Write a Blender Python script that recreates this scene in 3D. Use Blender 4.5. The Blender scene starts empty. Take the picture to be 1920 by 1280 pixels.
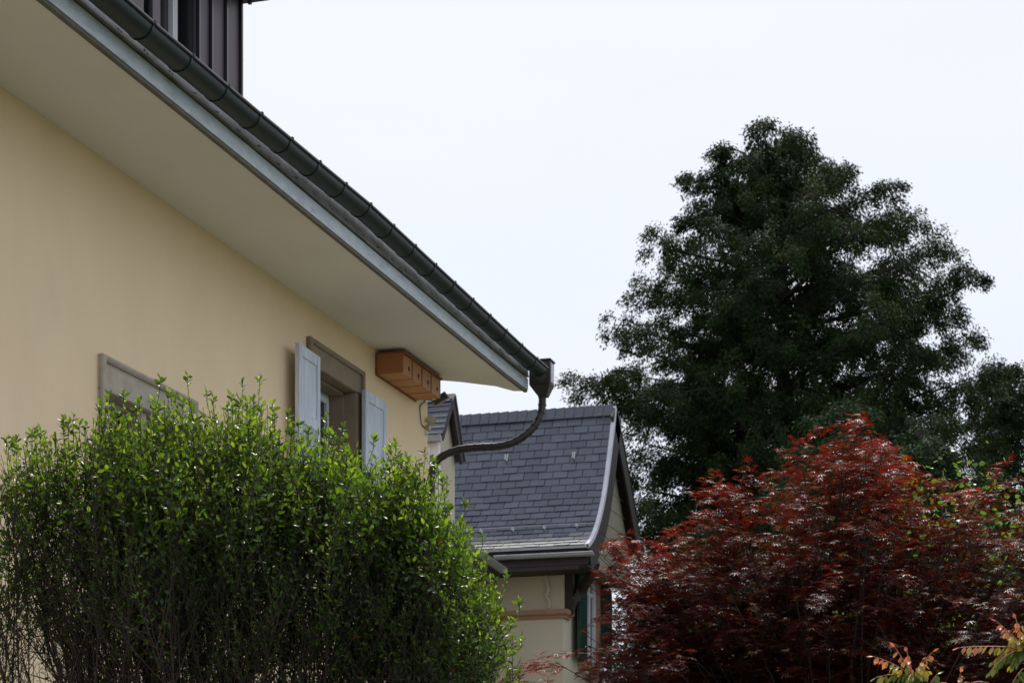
import bpy, bmesh, math, random
import numpy as np
from mathutils import Vector, Matrix
random.seed(7); rng = np.random.default_rng(11)
R = math.radians
# ------------------------------------------------------------------ camera, sky, sun
scene = bpy.context.scene
COL = scene.collection
EYE = 1.6; FPX = 3670.0; HZ = 1620.0; YAW = R(16.97)
FW = Vector((-math.sin(YAW), math.cos(YAW), 0)); RT = Vector((math.cos(YAW), math.sin(YAW), 0))
cd = bpy.data.cameras.new('camera'); cam = bpy.data.objects.new('camera', cd); COL.objects.link(cam)
cam.location = (0, 0, EYE); cam.rotation_euler = (R(90), 0, YAW)
cd.sensor_width = 36; cd.lens = 36 * FPX / 1920; cd.shift_y = (HZ - 640) / 1920
cd.clip_start = 0.1; cd.clip_end = 3000
cd.dof.use_dof = True; cd.dof.focus_distance = 11.0; cd.dof.aperture_fstop = 8.5
scene.camera = cam
SUN_EL, SUN_AZ = 57, -7      # azimuth from +Y towards +X, degrees
w = bpy.data.worlds.new('World'); scene.world = w; w.use_nodes = True
nt = w.node_tree; nt.nodes.clear()
out = nt.nodes.new('ShaderNodeOutputWorld'); bg = nt.nodes.new('ShaderNodeBackground')
sky = nt.nodes.new('ShaderNodeTexSky'); sky.sky_type = 'NISHITA'; sky.sun_disc = False
sky.sun_elevation = R(SUN_EL); sky.sun_rotation = R(SUN_AZ); sky.dust_density = 4.0; sky.air_density = 1.0
tc = nt.nodes.new('ShaderNodeTexCoord'); mp = nt.nodes.new('ShaderNodeMapping')
mp.inputs['Scale'].default_value = (1.2, 1.2, 5.0)
nz = nt.nodes.new('ShaderNodeTexNoise'); nz.inputs['Scale'].default_value = 2.2; nz.inputs['Detail'].default_value = 5
cr = nt.nodes.new('ShaderNodeValToRGB')
cr.color_ramp.elements[0].position = .3; cr.color_ramp.elements[0].color = (9.0, 9.5, 10.5, 1)
cr.color_ramp.elements[1].position = .75; cr.color_ramp.elements[1].color = (9.6, 9.9, 10.5, 1)
mix = nt.nodes.new('ShaderNodeMix'); mix.data_type = 'RGBA'; mix.inputs[0].default_value = .94   # thin bright cloud veil over the sky
nt.links.new(tc.outputs['Generated'], mp.inputs[0]); nt.links.new(mp.outputs[0], nz.inputs['Vector'])
nt.links.new(nz.outputs['Fac'], cr.inputs[0]); nt.links.new(sky.outputs[0], mix.inputs[6]); nt.links.new(cr.outputs[0], mix.inputs[7])
sep = nt.nodes.new('ShaderNodeSeparateXYZ'); nt.links.new(tc.outputs['Generated'], sep.inputs[0])
mr_ = nt.nodes.new('ShaderNodeMapRange'); mr_.inputs['From Min'].default_value = .08; mr_.inputs['From Max'].default_value = .34; nt.links.new(sep.outputs['Z'], mr_.inputs['Value'])
vl = nt.nodes.new('ShaderNodeMix'); vl.data_type = 'RGBA'; nt.links.new(mr_.outputs[0], vl.inputs[0]); vl.inputs[6].default_value = (.93, .955, .985, 1); vl.inputs[7].default_value = (1, 1, 1, 1)
vm = nt.nodes.new('ShaderNodeMix'); vm.data_type = 'RGBA'; vm.blend_type = 'MULTIPLY'; vm.inputs[0].default_value = 1
nt.links.new(mix.outputs[2], vm.inputs[6]); nt.links.new(vl.outputs[2], vm.inputs[7])
nt.links.new(vm.outputs[2], bg.inputs[0]); bg.inputs[1].default_value = .1
nt.links.new(bg.outputs[0], out.inputs[0])
sl = bpy.data.lights.new('sun', 'SUN'); sl.energy = 3.0; sl.angle = R(1.2); sl.color = (1, .95, .88)
so = bpy.data.objects.new('sun', sl); COL.objects.link(so)
sd = Vector((math.sin(R(SUN_AZ)) * math.cos(R(SUN_EL)), math.cos(R(SUN_AZ)) * math.cos(R(SUN_EL)), math.sin(R(SUN_EL))))
so.rotation_euler = sd.to_track_quat('Z', 'Y').to_euler()
scene.view_settings.view_transform = 'Standard'; scene.view_settings.look = 'None'
scene.view_settings.exposure = 0.0; scene.view_settings.gamma = 1
scene.cycles.max_bounces = 8; scene.cycles.transparent_max_bounces = 4

# ------------------------------------------------------------------ helpers
def ray(px, py):
    return FW + RT * ((px - 960) / FPX) + Vector((0, 0, (HZ - py) / FPX))
def at(px, py, X=None, Y=None, Z=None, d=None):
    r = ray(px, py)
    if X is not None: t = X / r.x
    elif Y is not None: t = Y / r.y
    elif Z is not None: t = (Z - EYE) / r.z
    else: t = d
    return Vector((0, 0, EYE)) + r * t
def link(name, me, mat, parent=None):
    o = bpy.data.objects.new(name, me); COL.objects.link(o)
    if mat: me.materials.append(mat)
    if parent: o.parent = parent
    return o
def tag(o, label=None, cat=None, group=None, kind=None):
    if label: o['label'] = label
    if cat: o['category'] = cat
    if group: o['group'] = group
    if kind: o['kind'] = kind
    return o
def empty(name, label, cat, group=None):
    o = bpy.data.objects.new(name, None); COL.objects.link(o); return tag(o, label, cat, group)
class MB:
    def __init__(s): s.v = []; s.f = []
    def add(s, vs, fs):
        n = len(s.v); s.v += [tuple(v) for v in vs]; s.f += [tuple(i + n for i in f) for f in fs]; return s
    def box(s, x0, x1, y0, y1, z0, z1):
        return s.hexa([(x0,y0,z0),(x1,y0,z0),(x1,y1,z0),(x0,y1,z0)], [(x0,y0,z1),(x1,y0,z1),(x1,y1,z1),(x0,y1,z1)])
    def hexa(s, b, t):
        return s.add(list(b) + list(t), [(3,2,1,0),(4,5,6,7),(0,1,5,4),(1,2,6,5),(2,3,7,6),(3,0,4,7)])
    def bar(s, a, b, w, h, up=(0,0,1)):
        a = Vector(a); b = Vector(b); d = (b - a).normalized(); u = Vector(up); r = d.cross(u).normalized() * w / 2; u = r.cross(d).normalized() * h / 2
        q = lambda p: [p - r - u, p + r - u, p + r + u, p - r + u]
        return s.hexa(q(a), q(b))
    def prism(s, pts, vec):
        n = len(pts); vec = Vector(vec); p = [Vector(q) for q in pts]
        return s.add(p + [q + vec for q in p], [tuple(range(n))[::-1], tuple(range(n, 2*n))] + [(i, (i+1) % n, n + (i+1) % n, n + i) for i in range(n)])
    def sweep(s, path, prof, closed=True):
        """prof: list of (out, up) offsets; path: list of (point, outvec, upvec)"""
        n = len(prof); vs = []; fs = []
        for p, o, u in path:
            for a, b in prof: vs.append(Vector(p) + Vector(o) * a + Vector(u) * b)
        for i in range(len(path) - 1):
            for j in range(n if closed else n - 1):
                k = (j + 1) % n; fs.append((i*n + j, i*n + k, (i+1)*n + k, (i+1)*n + j))
        if closed: fs += [tuple(range(n))[::-1], tuple((len(path)-1)*n + j for j in range(n))]
        return s.add(vs, fs)
    def tube(s, pts, rad, n=10, caps=True):
        pts = [Vector(p) for p in pts]; rads = rad if isinstance(rad, (list, tuple)) else [rad] * len(pts)
        vs = []; fs = []; t0 = (pts[1] - pts[0]).normalized()
        u = t0.orthogonal().normalized()
        for i, p in enumerate(pts):
            t = (pts[min(i+1, len(pts)-1)] - pts[max(i-1, 0)]).normalized()
            u = (u - t * u.dot(t)).normalized(); v = t.cross(u)
            for k in range(n):
                a = 2 * math.pi * k / n; vs.append(p + (u * math.cos(a) + v * math.sin(a)) * rads[i])
        for i in range(len(pts) - 1):
            for k in range(n): fs.append((i*n + k, i*n + (k+1) % n, (i+1)*n + (k+1) % n, (i+1)*n + k))
        if caps: fs += [tuple(range(n))[::-1], tuple((len(pts)-1)*n + k for k in range(n))]
        return s.add(vs, fs)
    def build(s, name, mat, parent=None, bevel=0, smooth=False, fix=True):
        me = bpy.data.meshes.new(name); me.from_pydata(s.v, [], s.f); me.update()
        if fix or bevel:
            bm = bmesh.new(); bm.from_mesh(me)
            bmesh.ops.recalc_face_normals(bm, faces=bm.faces)
            if bevel: bmesh.ops.bevel(bm, geom=bm.edges[:], offset=bevel, segments=2, affect='EDGES', clamp_overlap=True)
            bm.to_mesh(me); bm.free()
        if smooth:
            me.polygons.foreach_set('use_smooth', [True] * len(me.polygons))
            me.set_sharp_from_angle(angle=R(35))
        return link(name, me, mat, parent)
def smooth_path(pts, n=6):
    pts = [Vector(p) for p in pts]; P = [pts[0]*2 - pts[1]] + pts + [pts[-1]*2 - pts[-2]]; o = []
    for i in range(1, len(P) - 2):
        for k in range(n):
            t = k / n; a, b, c, d = P[i-1], P[i], P[i+1], P[i+2]
            o.append(.5 * ((2*b) + (c - a)*t + (2*a - 5*b + 4*c - d)*t*t + (3*b - a - 3*c + d)*t**3))
    o.append(pts[-1]); return o
def np_mesh(name, verts, faces_list, mat, parent=None, rnd=None, smooth=False):
    """verts Nx3; faces_list: arrays (M,k); rnd: per-vertex value"""
    me = bpy.data.meshes.new(name); me.vertices.add(len(verts)); me.vertices.foreach_set('co', np.ascontiguousarray(verts, dtype=np.float32).ravel())
    tot = np.concatenate([np.full(len(f), f.shape[1], dtype=np.int32) for f in faces_list])
    idx = np.concatenate([f.ravel() for f in faces_list]).astype(np.int32)
    st = np.concatenate([[0], np.cumsum(tot)[:-1]]).astype(np.int32)
    me.loops.add(len(idx)); me.loops.foreach_set('vertex_index', idx)
    me.polygons.add(len(tot)); me.polygons.foreach_set('loop_start', st); me.polygons.foreach_set('loop_total', tot)
    if smooth: me.polygons.foreach_set('use_smooth', np.ones(len(tot), dtype=bool))
    me.update(calc_edges=True)
    if rnd is not None:
        a = me.attributes.new('rnd', 'FLOAT', 'POINT'); a.data.foreach_set('value', np.ascontiguousarray(rnd, dtype=np.float32))
    return link(name, me, mat, parent)
def np_tubes(chains, n=4):
    """chains: list of (pts kx3 array, radii k) -> verts, faces"""
    V = []; F = []; off = 0
    for pts, rad in chains:
        pts = np.asarray(pts, float); k = len(pts)
        t = np.gradient(pts, axis=0); t /= np.linalg.norm(t, axis=1)[:, None] + 1e-9
        ref = np.array([.31, .57, .2]); ref = ref / np.linalg.norm(ref)
        u = np.cross(t, ref); u /= np.linalg.norm(u, axis=1)[:, None] + 1e-9; v = np.cross(t, u)
        a = np.arange(n) * 2 * np.pi / n
        ring = pts[:, None, :] + (u[:, None, :] * np.cos(a)[None, :, None] + v[:, None, :] * np.sin(a)[None, :, None]) * np.asarray(rad)[:, None, None]
        V.append(ring.reshape(-1, 3))
        i = np.arange(k - 1)[:, None] * n; j = np.arange(n)[None, :]; j2 = (j + 1) % n
        F.append(np.stack([i + j, i + j2, i + n + j2, i + n + j], -1).reshape(-1, 4) + off); off += k * n
    return np.concatenate(V), np.concatenate(F)
def scatter(tv, tf, pos, xax, yax, zax, scale, rnd):
    """instances of a template baked into one mesh"""
    N = len(pos); k = len(tv)
    V = pos[:, None, :] + scale[:, None, None] * (tv[None, :, 0:1] * xax[:, None, :] + tv[None, :, 1:2] * yax[:, None, :] + tv[None, :, 2:3] * zax[:, None, :])
    F = [(f[None] + (np.arange(N) * k)[:, None, None]).reshape(-1, f.shape[1]) for f in tf]
    return V.reshape(-1, 3), F, np.repeat(rnd, k)
def nrm(a): return a / (np.linalg.norm(a, axis=-1, keepdims=True) + 1e-9)

# ------------------------------------------------------------------ materials
def mat(name, col, rough=.7, col2=None, scale=6, detail=6, stretch=(1,1,1), bump=0, bscale=60, metal=0, spec=.5, dist=.02, lo=.35, hi=.65, attr=False, stain=None):
    m = bpy.data.materials.new(name); m.use_nodes = True; t = m.node_tree; b = t.nodes['Principled BSDF']
    b.inputs['Roughness'].default_value = rough; b.inputs['Metallic'].default_value = metal; b.inputs['Specular IOR Level'].default_value = spec
    tc = t.nodes.new('ShaderNodeTexCoord'); mp = t.nodes.new('ShaderNodeMapping'); mp.inputs['Scale'].default_value = stretch
    t.links.new(tc.outputs['Object'], mp.inputs[0])
    b.inputs['Base Color'].default_value = (*col, 1)
    last = None
    if col2 is not None:
        n = t.nodes.new('ShaderNodeTexNoise'); n.inputs['Scale'].default_value = scale; n.inputs['Detail'].default_value = detail; n.inputs['Roughness'].default_value = .62
        t.links.new(mp.outputs[0], n.inputs['Vector'])
        r = t.nodes.new('ShaderNodeValToRGB'); r.color_ramp.elements[0].position = lo; r.color_ramp.elements[1].position = hi
        r.color_ramp.elements[0].color = (*col2, 1); r.color_ramp.elements[1].color = (*col, 1)
        if attr:
            a = t.nodes.new('ShaderNodeAttribute'); a.attribute_name = 'rnd'
            mx = t.nodes.new('ShaderNodeMath'); mx.operation = 'MULTIPLY_ADD'; mx.inputs[1].default_value = .5
            t.links.new(n.outputs['Fac'], mx.inputs[0]); 
            ms = t.nodes.new('ShaderNodeMath'); ms.operation = 'MULTIPLY'; ms.inputs[1].default_value = .5
            t.links.new(a.outputs['Fac'], ms.inputs[0]); t.links.new(ms.outputs[0], mx.inputs[2]); t.links.new(mx.outputs[0], r.inputs[0])
        else: t.links.new(n.outputs['Fac'], r.inputs[0])
        last = r.outputs[0]
        if stain:
            sc, sst, scol, slo, shi = stain
            mp2 = t.nodes.new('ShaderNodeMapping'); mp2.inputs['Scale'].default_value = sst; t.links.new(tc.outputs['Object'], mp2.inputs[0])
            n2 = t.nodes.new('ShaderNodeTexNoise'); n2.inputs['Scale'].default_value = sc; n2.inputs['Detail'].default_value = 8; t.links.new(mp2.outputs[0], n2.inputs['Vector'])
            r2 = t.nodes.new('ShaderNodeValToRGB'); r2.color_ramp.elements[0].position = slo; r2.color_ramp.elements[1].position = shi
            t.links.new(n2.outputs['Fac'], r2.inputs[0])
            mm = t.nodes.new('ShaderNodeMix'); mm.data_type = 'RGBA'; t.links.new(r2.outputs[0], mm.inputs[0]); t.links.new(last, mm.inputs[6]); mm.inputs[7].default_value = (*scol, 1)
            last = mm.outputs[2]
        t.links.new(last, b.inputs['Base Color'])
    if bump:
        n3 = t.nodes.new('ShaderNodeTexNoise'); n3.inputs['Scale'].default_value = bscale; n3.inputs['Detail'].default_value = 4
        t.links.new(mp.outputs[0], n3.inputs['Vector'])
        bp = t.nodes.new('ShaderNodeBump'); bp.inputs['Strength'].default_value = bump; bp.inputs['Distance'].default_value = dist
        t.links.new(n3.outputs['Fac'], bp.inputs['Height']); t.links.new(bp.outputs[0], b.inputs['Normal'])
    return m
def leaf_mat(name, stops, trans=.4, rough=.35, tint=(1.3, 1.4, .6), spec=.5):
    m = bpy.data.materials.new(name); m.use_nodes = True; t = m.node_tree; b = t.nodes['Principled BSDF']; o = t.nodes['Material Output']
    a = t.nodes.new('ShaderNodeAttribute'); a.attribute_name = 'rnd'
    r = t.nodes.new('ShaderNodeValToRGB'); e = r.color_ramp.elements
    e[0].position = stops[0][0]; e[0].color = (*stops[0][1], 1); e[1].position = stops[-1][0]; e[1].color = (*stops[-1][1], 1)
    for p, c in stops[1:-1]: q = e.new(p); q.color = (*c, 1)
    t.links.new(a.outputs['Fac'], r.inputs[0]); t.links.new(r.outputs[0], b.inputs['Base Color'])
    b.inputs['Roughness'].default_value = rough; b.inputs['Specular IOR Level'].default_value = spec
    tr = t.nodes.new('ShaderNodeBsdfTranslucent'); mu = t.nodes.new('ShaderNodeMix'); mu.data_type = 'RGBA'; mu.blend_type = 'MULTIPLY'; mu.inputs[0].default_value = 1
    mu.inputs[7].default_value = (*tint, 1); t.links.new(r.outputs[0], mu.inputs[6]); t.links.new(mu.outputs[2], tr.inputs[0])
    mx = t.nodes.new('ShaderNodeMixShader'); mx.inputs[0].default_value = trans
    t.links.new(b.outputs[0], mx.inputs[1]); t.links.new(tr.outputs[0], mx.inputs[2]); t.links.new(mx.outputs[0], o.inputs[0])
    return m
M = {}
M['render'] = mat('yellow_render', (.88, .69, .475), .9, (.84, .655, .445), 1.6, stretch=(1,1,.4), bump=.12, bscale=90, dist=.01, stain=(2.2, (1,1,.7), (.78,.62,.44), .5, 1.0))
M['soffit'] = mat('soffit_paint', (.76, .735, .70), .85, (.725, .70, .665), 1.3, stain=(2.2, (3,.8,1), (.70,.685,.645), .55, .9), bump=.05, bscale=30)
M['trimpaint'] = mat('fascia_paint', (.62, .68, .76), .5, (.47, .52, .59), 5, stretch=(1,1,3), stain=(9, (1,.6,2.5), (.30,.32,.33), .58, .80), bump=.1, bscale=40)
M['lead'] = mat('weathered_lead', (.36, .365, .36), .6, (.21, .21, .20), 4, stain=(10, (1,.4,1.5), (.09,.09,.08), .48, .82), metal=.3)
M['gutter'] = mat('green_grey_gutter', (.010, .021, .025), .45, (.008, .016, .019), 3, stretch=(1,.6,1), spec=.35)
M['bead'] = mat('dark_bead', (.018, .018, .020), .28, spec=.6)
M['edge'] = mat('dark_soffit_edge', (.16, .145, .12), .85, (.11, .10, .085), 8, stretch=(1,1,1))
M['pipe'] = mat('brown_metal', (.035, .029, .027), .42, (.024, .02, .019), 4, metal=.2, spec=.4)
M['stone'] = mat('sandstone', (.48, .43, .365), .95, (.38, .335, .285), 9, detail=8, bump=.35, bscale=160, dist=.004, stain=(4, (1,1,.5), (.30,.26,.22), .55, .9))
M['stone2'] = mat('brown_sandstone', (.31, .235, .175), .95, (.25, .185, .14), 9, detail=8, bump=.35, bscale=160, dist=.004, stain=(4, (1,1,.5), (.20,.155,.12), .5, .85))
M['shutter'] = mat('weathered_white_blue_paint', (.64, .69, .80), .7, (.44, .49, .60), 5, stretch=(4,4,.35), detail=9, stain=(9, (6,6,.5), (.74,.76,.80), .55, .7))
M['white'] = mat('white_paint', (.70, .72, .75), .45, (.64, .66, .69), 4)
M['glass'] = mat('dark_glass', (.02, .025, .03), .06, spec=.7)
M['dark'] = mat('dark_inside', (.03, .025, .022), .9)
M['brownwood'] = mat('red_brown_wood', (.10, .05, .038), .7, (.07, .035, .027), 8, stretch=(1,1,.2))
M['pine'] = mat('pine_plywood', (.42, .165, .062), .6, (.33, .12, .045), 3, stretch=(1,3,12), detail=6, lo=.3, hi=.7)
M['pine2'] = mat('pale_plywood', (.50, .24, .105), .6, (.42, .18, .075), 3, stretch=(1,3,9), detail=6, lo=.3, hi=.7)
M['pineedge'] = mat('pine_edge', (.27, .085, .034), .6, (.21, .065, .028), 6, stretch=(6,1,6))
M['slate'] = mat('dark_slate', (.084, .096, .135), .5, (.050, .058, .085), 9, attr=True, bump=.25, bscale=25, lo=.2, hi=.8, spec=.55, stain=(6, (1,1,1), (.13,.135,.14), .62, .85))
M['slate2'] = mat('pale_slate', (.20, .21, .215), .55, (.12, .128, .14), 9, attr=True, bump=.3, bscale=25, lo=.25, hi=.75, stain=(5, (1,1,1), (.24,.25,.19), .58, .8))  # paler grey-green slates for the lowest rows
M['zinc'] = mat('zinc_sheet', (.42, .44, .47), .4, (.33, .35, .38), 4, metal=.55)
M['verge'] = mat('pale_grey_sheet', (.60, .61, .69), .4, (.48, .49, .56), 4)
M['dormer'] = mat('dark_brown_sheet', (.105, .084, .092), .5, (.084, .067, .073), 3, stretch=(1,1,.3), metal=.3)
M['barge'] = mat('dark_stained_wood', (.030, .018, .018), .65, (.02, .013, .013), 7, stretch=(1,1,.3))
M['cream'] = mat('cream_render', (.50, .455, .355), .9, (.46, .42, .33), 2, bump=.25, bscale=120, dist=.006, stain=(3,(1,1,.25),(.42,.385,.31),.55,.85))
M['gable'] = mat('shaded_cream_boarding', (.24, .225, .175), .85, (.21, .195, .15), 5)  # cream boarding darkened, shade under the overhang put into the colour
M['terracotta'] = mat('brown_moulding', (.36, .21, .14), .85, (.30, .17, .115), 7)
M['greenshutter'] = mat('dark_green_paint', (.006, .036, .028), .5, (.005, .028, .022), 5)
M['bark'] = mat('grey_brown_bark', (.055, .045, .038), .95, (.03, .024, .02), 20, bump=.4, bscale=60)
M['barkdark'] = mat('dark_bark', (.035, .025, .022), .9, (.02, .015, .013), 30, bump=.4, bscale=60)
M['twig'] = mat('dark_twig', (.045, .032, .025), .85, (.03, .02, .016), 20)
M['redstem'] = mat('orange_red_stem', (.45, .13, .06), .5)
M['paving'] = mat('pale_paving', (.24, .225, .195), .95, (.20, .185, .16), .8, bump=.2)
M['grass'] = mat('lawn', (.085, .10, .045), .95, (.06, .075, .03), 2, bump=.4)
M['solar'] = mat('solar_cell', (.07, .11, .09), .25, (.055, .09, .075), 30)
M['plastic'] = mat('aged_cream_plastic', (.50, .40, .24), .5, (.42, .33, .2), 8)
M['clip'] = mat('grey_steel', (.32, .33, .35), .35, metal=.6)
M['lamp'] = mat('ribbed_diffuser', (.55, .55, .52), .25, (.42, .42, .40), 60)
M['cable'] = mat('black_cable', (.03, .03, .03), .5)

# ------------------------------------------------------------------ the ground
g = MB(); g.add([(-900,-900,0),(900,-900,0),(900,900,0),(-900,900,0)], [(0,1,2,3)])
tag(g.build('lawn', M['grass'], fix=False), kind='structure')
g = MB(); g.add([(-6.8,-6,.004),(-3.0,-6,.004),(-3.0,26.5,.004),(-6.8,26.5,.004)], [(0,1,2,3)])
tag(g.build('pavement', M['paving'], fix=False), kind='structure')

# ------------------------------------------------------------------ the yellow house
WX = -6.82; CY = 19.32; SZ = 5.0 + EYE; FX = -5.90; Y0 = 2.0
house = empty('yellow_house', 'yellow rendered house with deep pale eaves, dark gutter and stone window frames', 'house')
def wp(px, py): return at(px, py, X=WX)
W1 = dict(y0=wp(201, 720).y, y1=wp(347, 790).y, zt=wp(201, 736).z)     # wide twin window, opening
W2 = dict(y0=wp(588, 660).y, y1=wp(664, 735).y, zt=wp(664, 735).z)
for W_ in (W1, W2): W_['zb'] = W_['zt'] - 1.5
W2['zb'] = W2['zt'] - 1.35
# wall slab with real openings
def wall_with_holes(x0, x1, ya, yb, za, zb, holes):
    m = MB(); ys = sorted({ya, yb} | {h[0] for h in holes} | {h[1] for h in holes}); zs = sorted({za, zb} | {h[2] for h in holes} | {h[3] for h in holes})
    for y_, y2 in zip(ys, ys[1:]):
        for z_, z2 in zip(zs, zs[1:]):
            if any(h[0] <= y_ and y2 <= h[1] and h[2] <= z_ and z2 <= h[3] for h in holes): continue
            for x in (x0, x1): m.add([(x,y_,z_),(x,y2,z_),(x,y2,z2),(x,y_,z2)], [(0,1,2,3)])
    for (a, b, c, d) in holes + [(ya, yb, za, zb)]:
        m.add([(x0,a,c),(x1,a,c),(x1,b,c),(x0,b,c),(x0,a,d),(x1,a,d),(x1,b,d),(x0,b,d)], [(0,1,2,3),(4,5,6,7),(0,1,5,4),(3,2,6,7)])
    bm = bmesh.new(); me = bpy.data.meshes.new('wall'); me.from_pydata(m.v, [], m.f); bm.from_mesh(me)
    bmesh.ops.remove_doubles(bm, verts=bm.verts, dist=1e-5); bmesh.ops.recalc_face_normals(bm, faces=bm.faces); bm.to_mesh(me); bm.free()
    return me
holes = [(W_['y0'] - .03, W_['y1'] + .03, W_['zb'] - .03, W_['zt'] + .03) for W_ in (W1, W2)]
link('wall', wall_with_holes(WX, WX - .45, Y0, CY, 0, SZ + .02, holes), M['render'], house)
m = MB(); m.box(WX - 9, WX - .452, CY - .4, CY, 0, SZ + .02); m.box(WX - 9, WX - .452, Y0, Y0 + .4, 0, SZ + .02); m.box(WX-9, WX-8.6, Y0+.402, CY-.402, 0, SZ+.02)
o = m.build('side_wall', M['render'], house)
# soffit with the bowed end
end = [at(px, py, Z=SZ) for px, py in ((806, 718), (828, 713), (865, 716), (897, 720), (930, 724), (948, 729), (963, 733), (978, 733), (991, 733))]
fascia_pts = [at(px, py, Z=SZ) for px, py in ((68, 0), (200, 96), (300, 175), (457, 300), (602, 420), (700, 500), (871, 640), (946, 702), (991, 733))]
xs = [p.x for p in fascia_pts]; ys = [p.y for p in fascia_pts]
def fx(y):      # the eave line bows very slightly
    return float(np.interp(y, ys, [.6 * FX + .4 * x for x in xs]))
YE = end[-1].y
eave_y = [Y0] + [11 + i * (YE - 11) / 14 for i in range(15)]
pl = [(WX - .02, Y0, SZ)] + [(fx(y), y, SZ) for y in eave_y] + [tuple(p) for p in end[::-1][1:]] + [(WX - .02, CY + .1, SZ)]
m = MB(); m.prism(pl, (0, 0, .05)); m.build('soffit', M['soffit'], house)
out_, up_ = Vector((1, 0, 0)), Vector((0, 0, 1))
path = [(Vector((fx(y), y, SZ)), out_, up_) for y in eave_y]
roof = MB()
zr = SZ + .32; Xr = WX - 4.3; th = math.tan(R(29))
roof.prism([(FX - .05, Y0, SZ + .20), (FX - .05, YE - .05, SZ + .20), (Xr, YE - .05, SZ + .2 + (FX - .05 - Xr) * th), (Xr, Y0, SZ + .2 + (FX - .05 - Xr) * th)], (0, 0, .05))
roof.prism([(2*Xr - FX, Y0, SZ + .20), (2*Xr - FX, YE - .05, SZ + .20), (Xr - .01, YE - .05, SZ + .2 + (FX - .05 - Xr) * th), (Xr - .01, Y0, SZ + .2 + (FX - .05 - Xr) * th)], (0, 0, .05))
roof = roof.build('roof', M['slate'], house)
m = MB(); m.sweep(path, [(-.03, -.012), (.004, -.012), (.004, .012), (-.03, .012)]); m.build('soffit_edge', M['edge'], house)
m = MB(); m.sweep(path, [(-.02, .0125), (.012, .0125), (.014, .128), (-.02, .128)]); fb = m.build('fascia_board', M['trimpaint'], house)
m = MB()
m.sweep(path, [(-.02, .145), (.030, .145), (.030, .151), (.020, .156), (.014, .20), (.012, .31), (-.02, .31)]); 
df = m.build('drip_flashing', M['lead'], house)
m = MB(); m.sweep(path, [(-.03, .1285), (-.004, .1285), (-.004, .1445), (-.03, .1445)]); m.build('gap_shade_strip', M['cable'], house)  # black strip painting in the shade of the open gap
# brackets' screws
m = MB()
for i in range(26):
    y = 10.9 + i * .345
    if y > YE - .2: break
    for k in (0, .035):
        m = MB(); jj = random.uniform(-.01, .01); m.box(fx(y) + .006, fx(y) + .020, y + k, y + k + .011, SZ + .180 + jj, SZ + .190 + jj); m.build('screw', M['cable'], df)
# gutter: half round hung outside the flashing; the far run dips
GR = .086      # the run sags towards both ends from a joint half way along
def gz(y): return SZ + float(np.interp(y, [2, 10.6, 12.4, 13.6, 14.7, 19.8], [.19, .204, .222, .252, .280, .222]))
gy = [Y0] + [11 + i * (YE - .03 - 11) / 24 for i in range(25)]
gpath = [(Vector((fx(y) + .055 + GR, y, gz(y))), out_, up_) for y in gy]
arc = [(GR * math.cos(a), GR * math.sin(a)) for a in [math.pi + math.pi * k / 14 for k in range(15)]]
inner = [(.93 * a, .93 * b + .002) for a, b in arc[::-1]]
m = MB(); m.sweep(gpath, arc + inner); gut = m.build('gutter', M['gutter'], house, smooth=True)
m = MB(); m.sweep(gpath, [(GR + .008 + .011 * math.cos(a), .004 + .011 * math.sin(a)) for a in [2*math.pi*k/10 for k in range(10)]]); m.build('rolled_bead', M['bead'], gut, smooth=True)
yy = 10.95
brackets = []
while yy < YE - .15:
    m = MB(); p = Vector((fx(yy) + .055 + GR, yy, gz(yy))); q = p + Vector((0, .022, 0)); r2 = GR + .006
    ar = [(r2 * math.cos(a), r2 * math.sin(a)) for a in [math.pi * 1.0 + math.pi * 1.06 * k / 14 for k in range(15)]]
    m.sweep([(p, out_, up_), (q, out_, up_)], ar + [(.955 * a, .955 * b) for a, b in ar[::-1]])
    m.box(p.x + GR - .002, p.x + GR + .021, yy - .001, yy + .023, p.z - .004, p.z + .019)
    m.build('gutter_bracket', M['gutter'], house, smooth=True); yy += .53
# hopper head and the curved downpipe
hc = at(1017, 700, Y=YE + .10); HX = hc.x
a0 = at(991, 690, Y=YE + .03); a1 = at(1036, 700, Y=YE + .03)
zt_, zm, zb_ = at(1015, 676, Y=YE+.03).z, at(1015, 719, Y=YE+.03).z, at(1015, 741, Y=YE+.03).z
hx0, hx1, hy0, hy1 = a0.x + .005, a1.x - .03, YE + .03, YE + .20
m = MB(); m.box(hx0, hx1, hy0, hy1, zm, zt_)
cx = (hx0 + hx1) / 2 + .02; cy_ = (hy0 + hy1) / 2
m.hexa([(cx-.045,cy_-.045,zb_),(cx+.045,cy_-.045,zb_),(cx+.045,cy_+.045,zb_),(cx-.045,cy_+.045,zb_)], [(hx0,hy0,zm-.001),(hx1,hy0,zm-.001),(hx1,hy1,zm-.001),(hx0,hy1,zm-.001)])
m.box(hx0 - .012, hx1 + .012, hy0 - .012, hy1 + .012, zt_ + .001, zt_ + .02)
hop = m.build('hopper_head', M['pipe'], house, bevel=.003)
m = MB(); m.box(hx1 + .001, hx1 + .006, hy0 + .03, hy1 - .03, zm + .02, zt_ - .02); m.build('side_plate', M['zinc'], hop)
pp = [(1015, 730, 1), (1017, 750, 1), (1014, 775, .95), (1003, 797, .85), (985, 815, .72), (962, 829, .6), (935, 836, .5), (900, 838, .38), (868, 841, .26), (843, 848, .15), (823, 860, .06), (811, 880, 0), (809, 905, 0), (809, 1000, 0), (809, 1280, 0)]
P3 = [at(a, b, Y=CY + .12 + (cy_ - CY - .12) * c) for a, b, c in pp]
sp = smooth_path(P3, 5)
m = MB(); m.tube(sp, .040, 14); dp = m.build('downpipe', M['pipe'], house, smooth=True)
L = [0]
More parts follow.
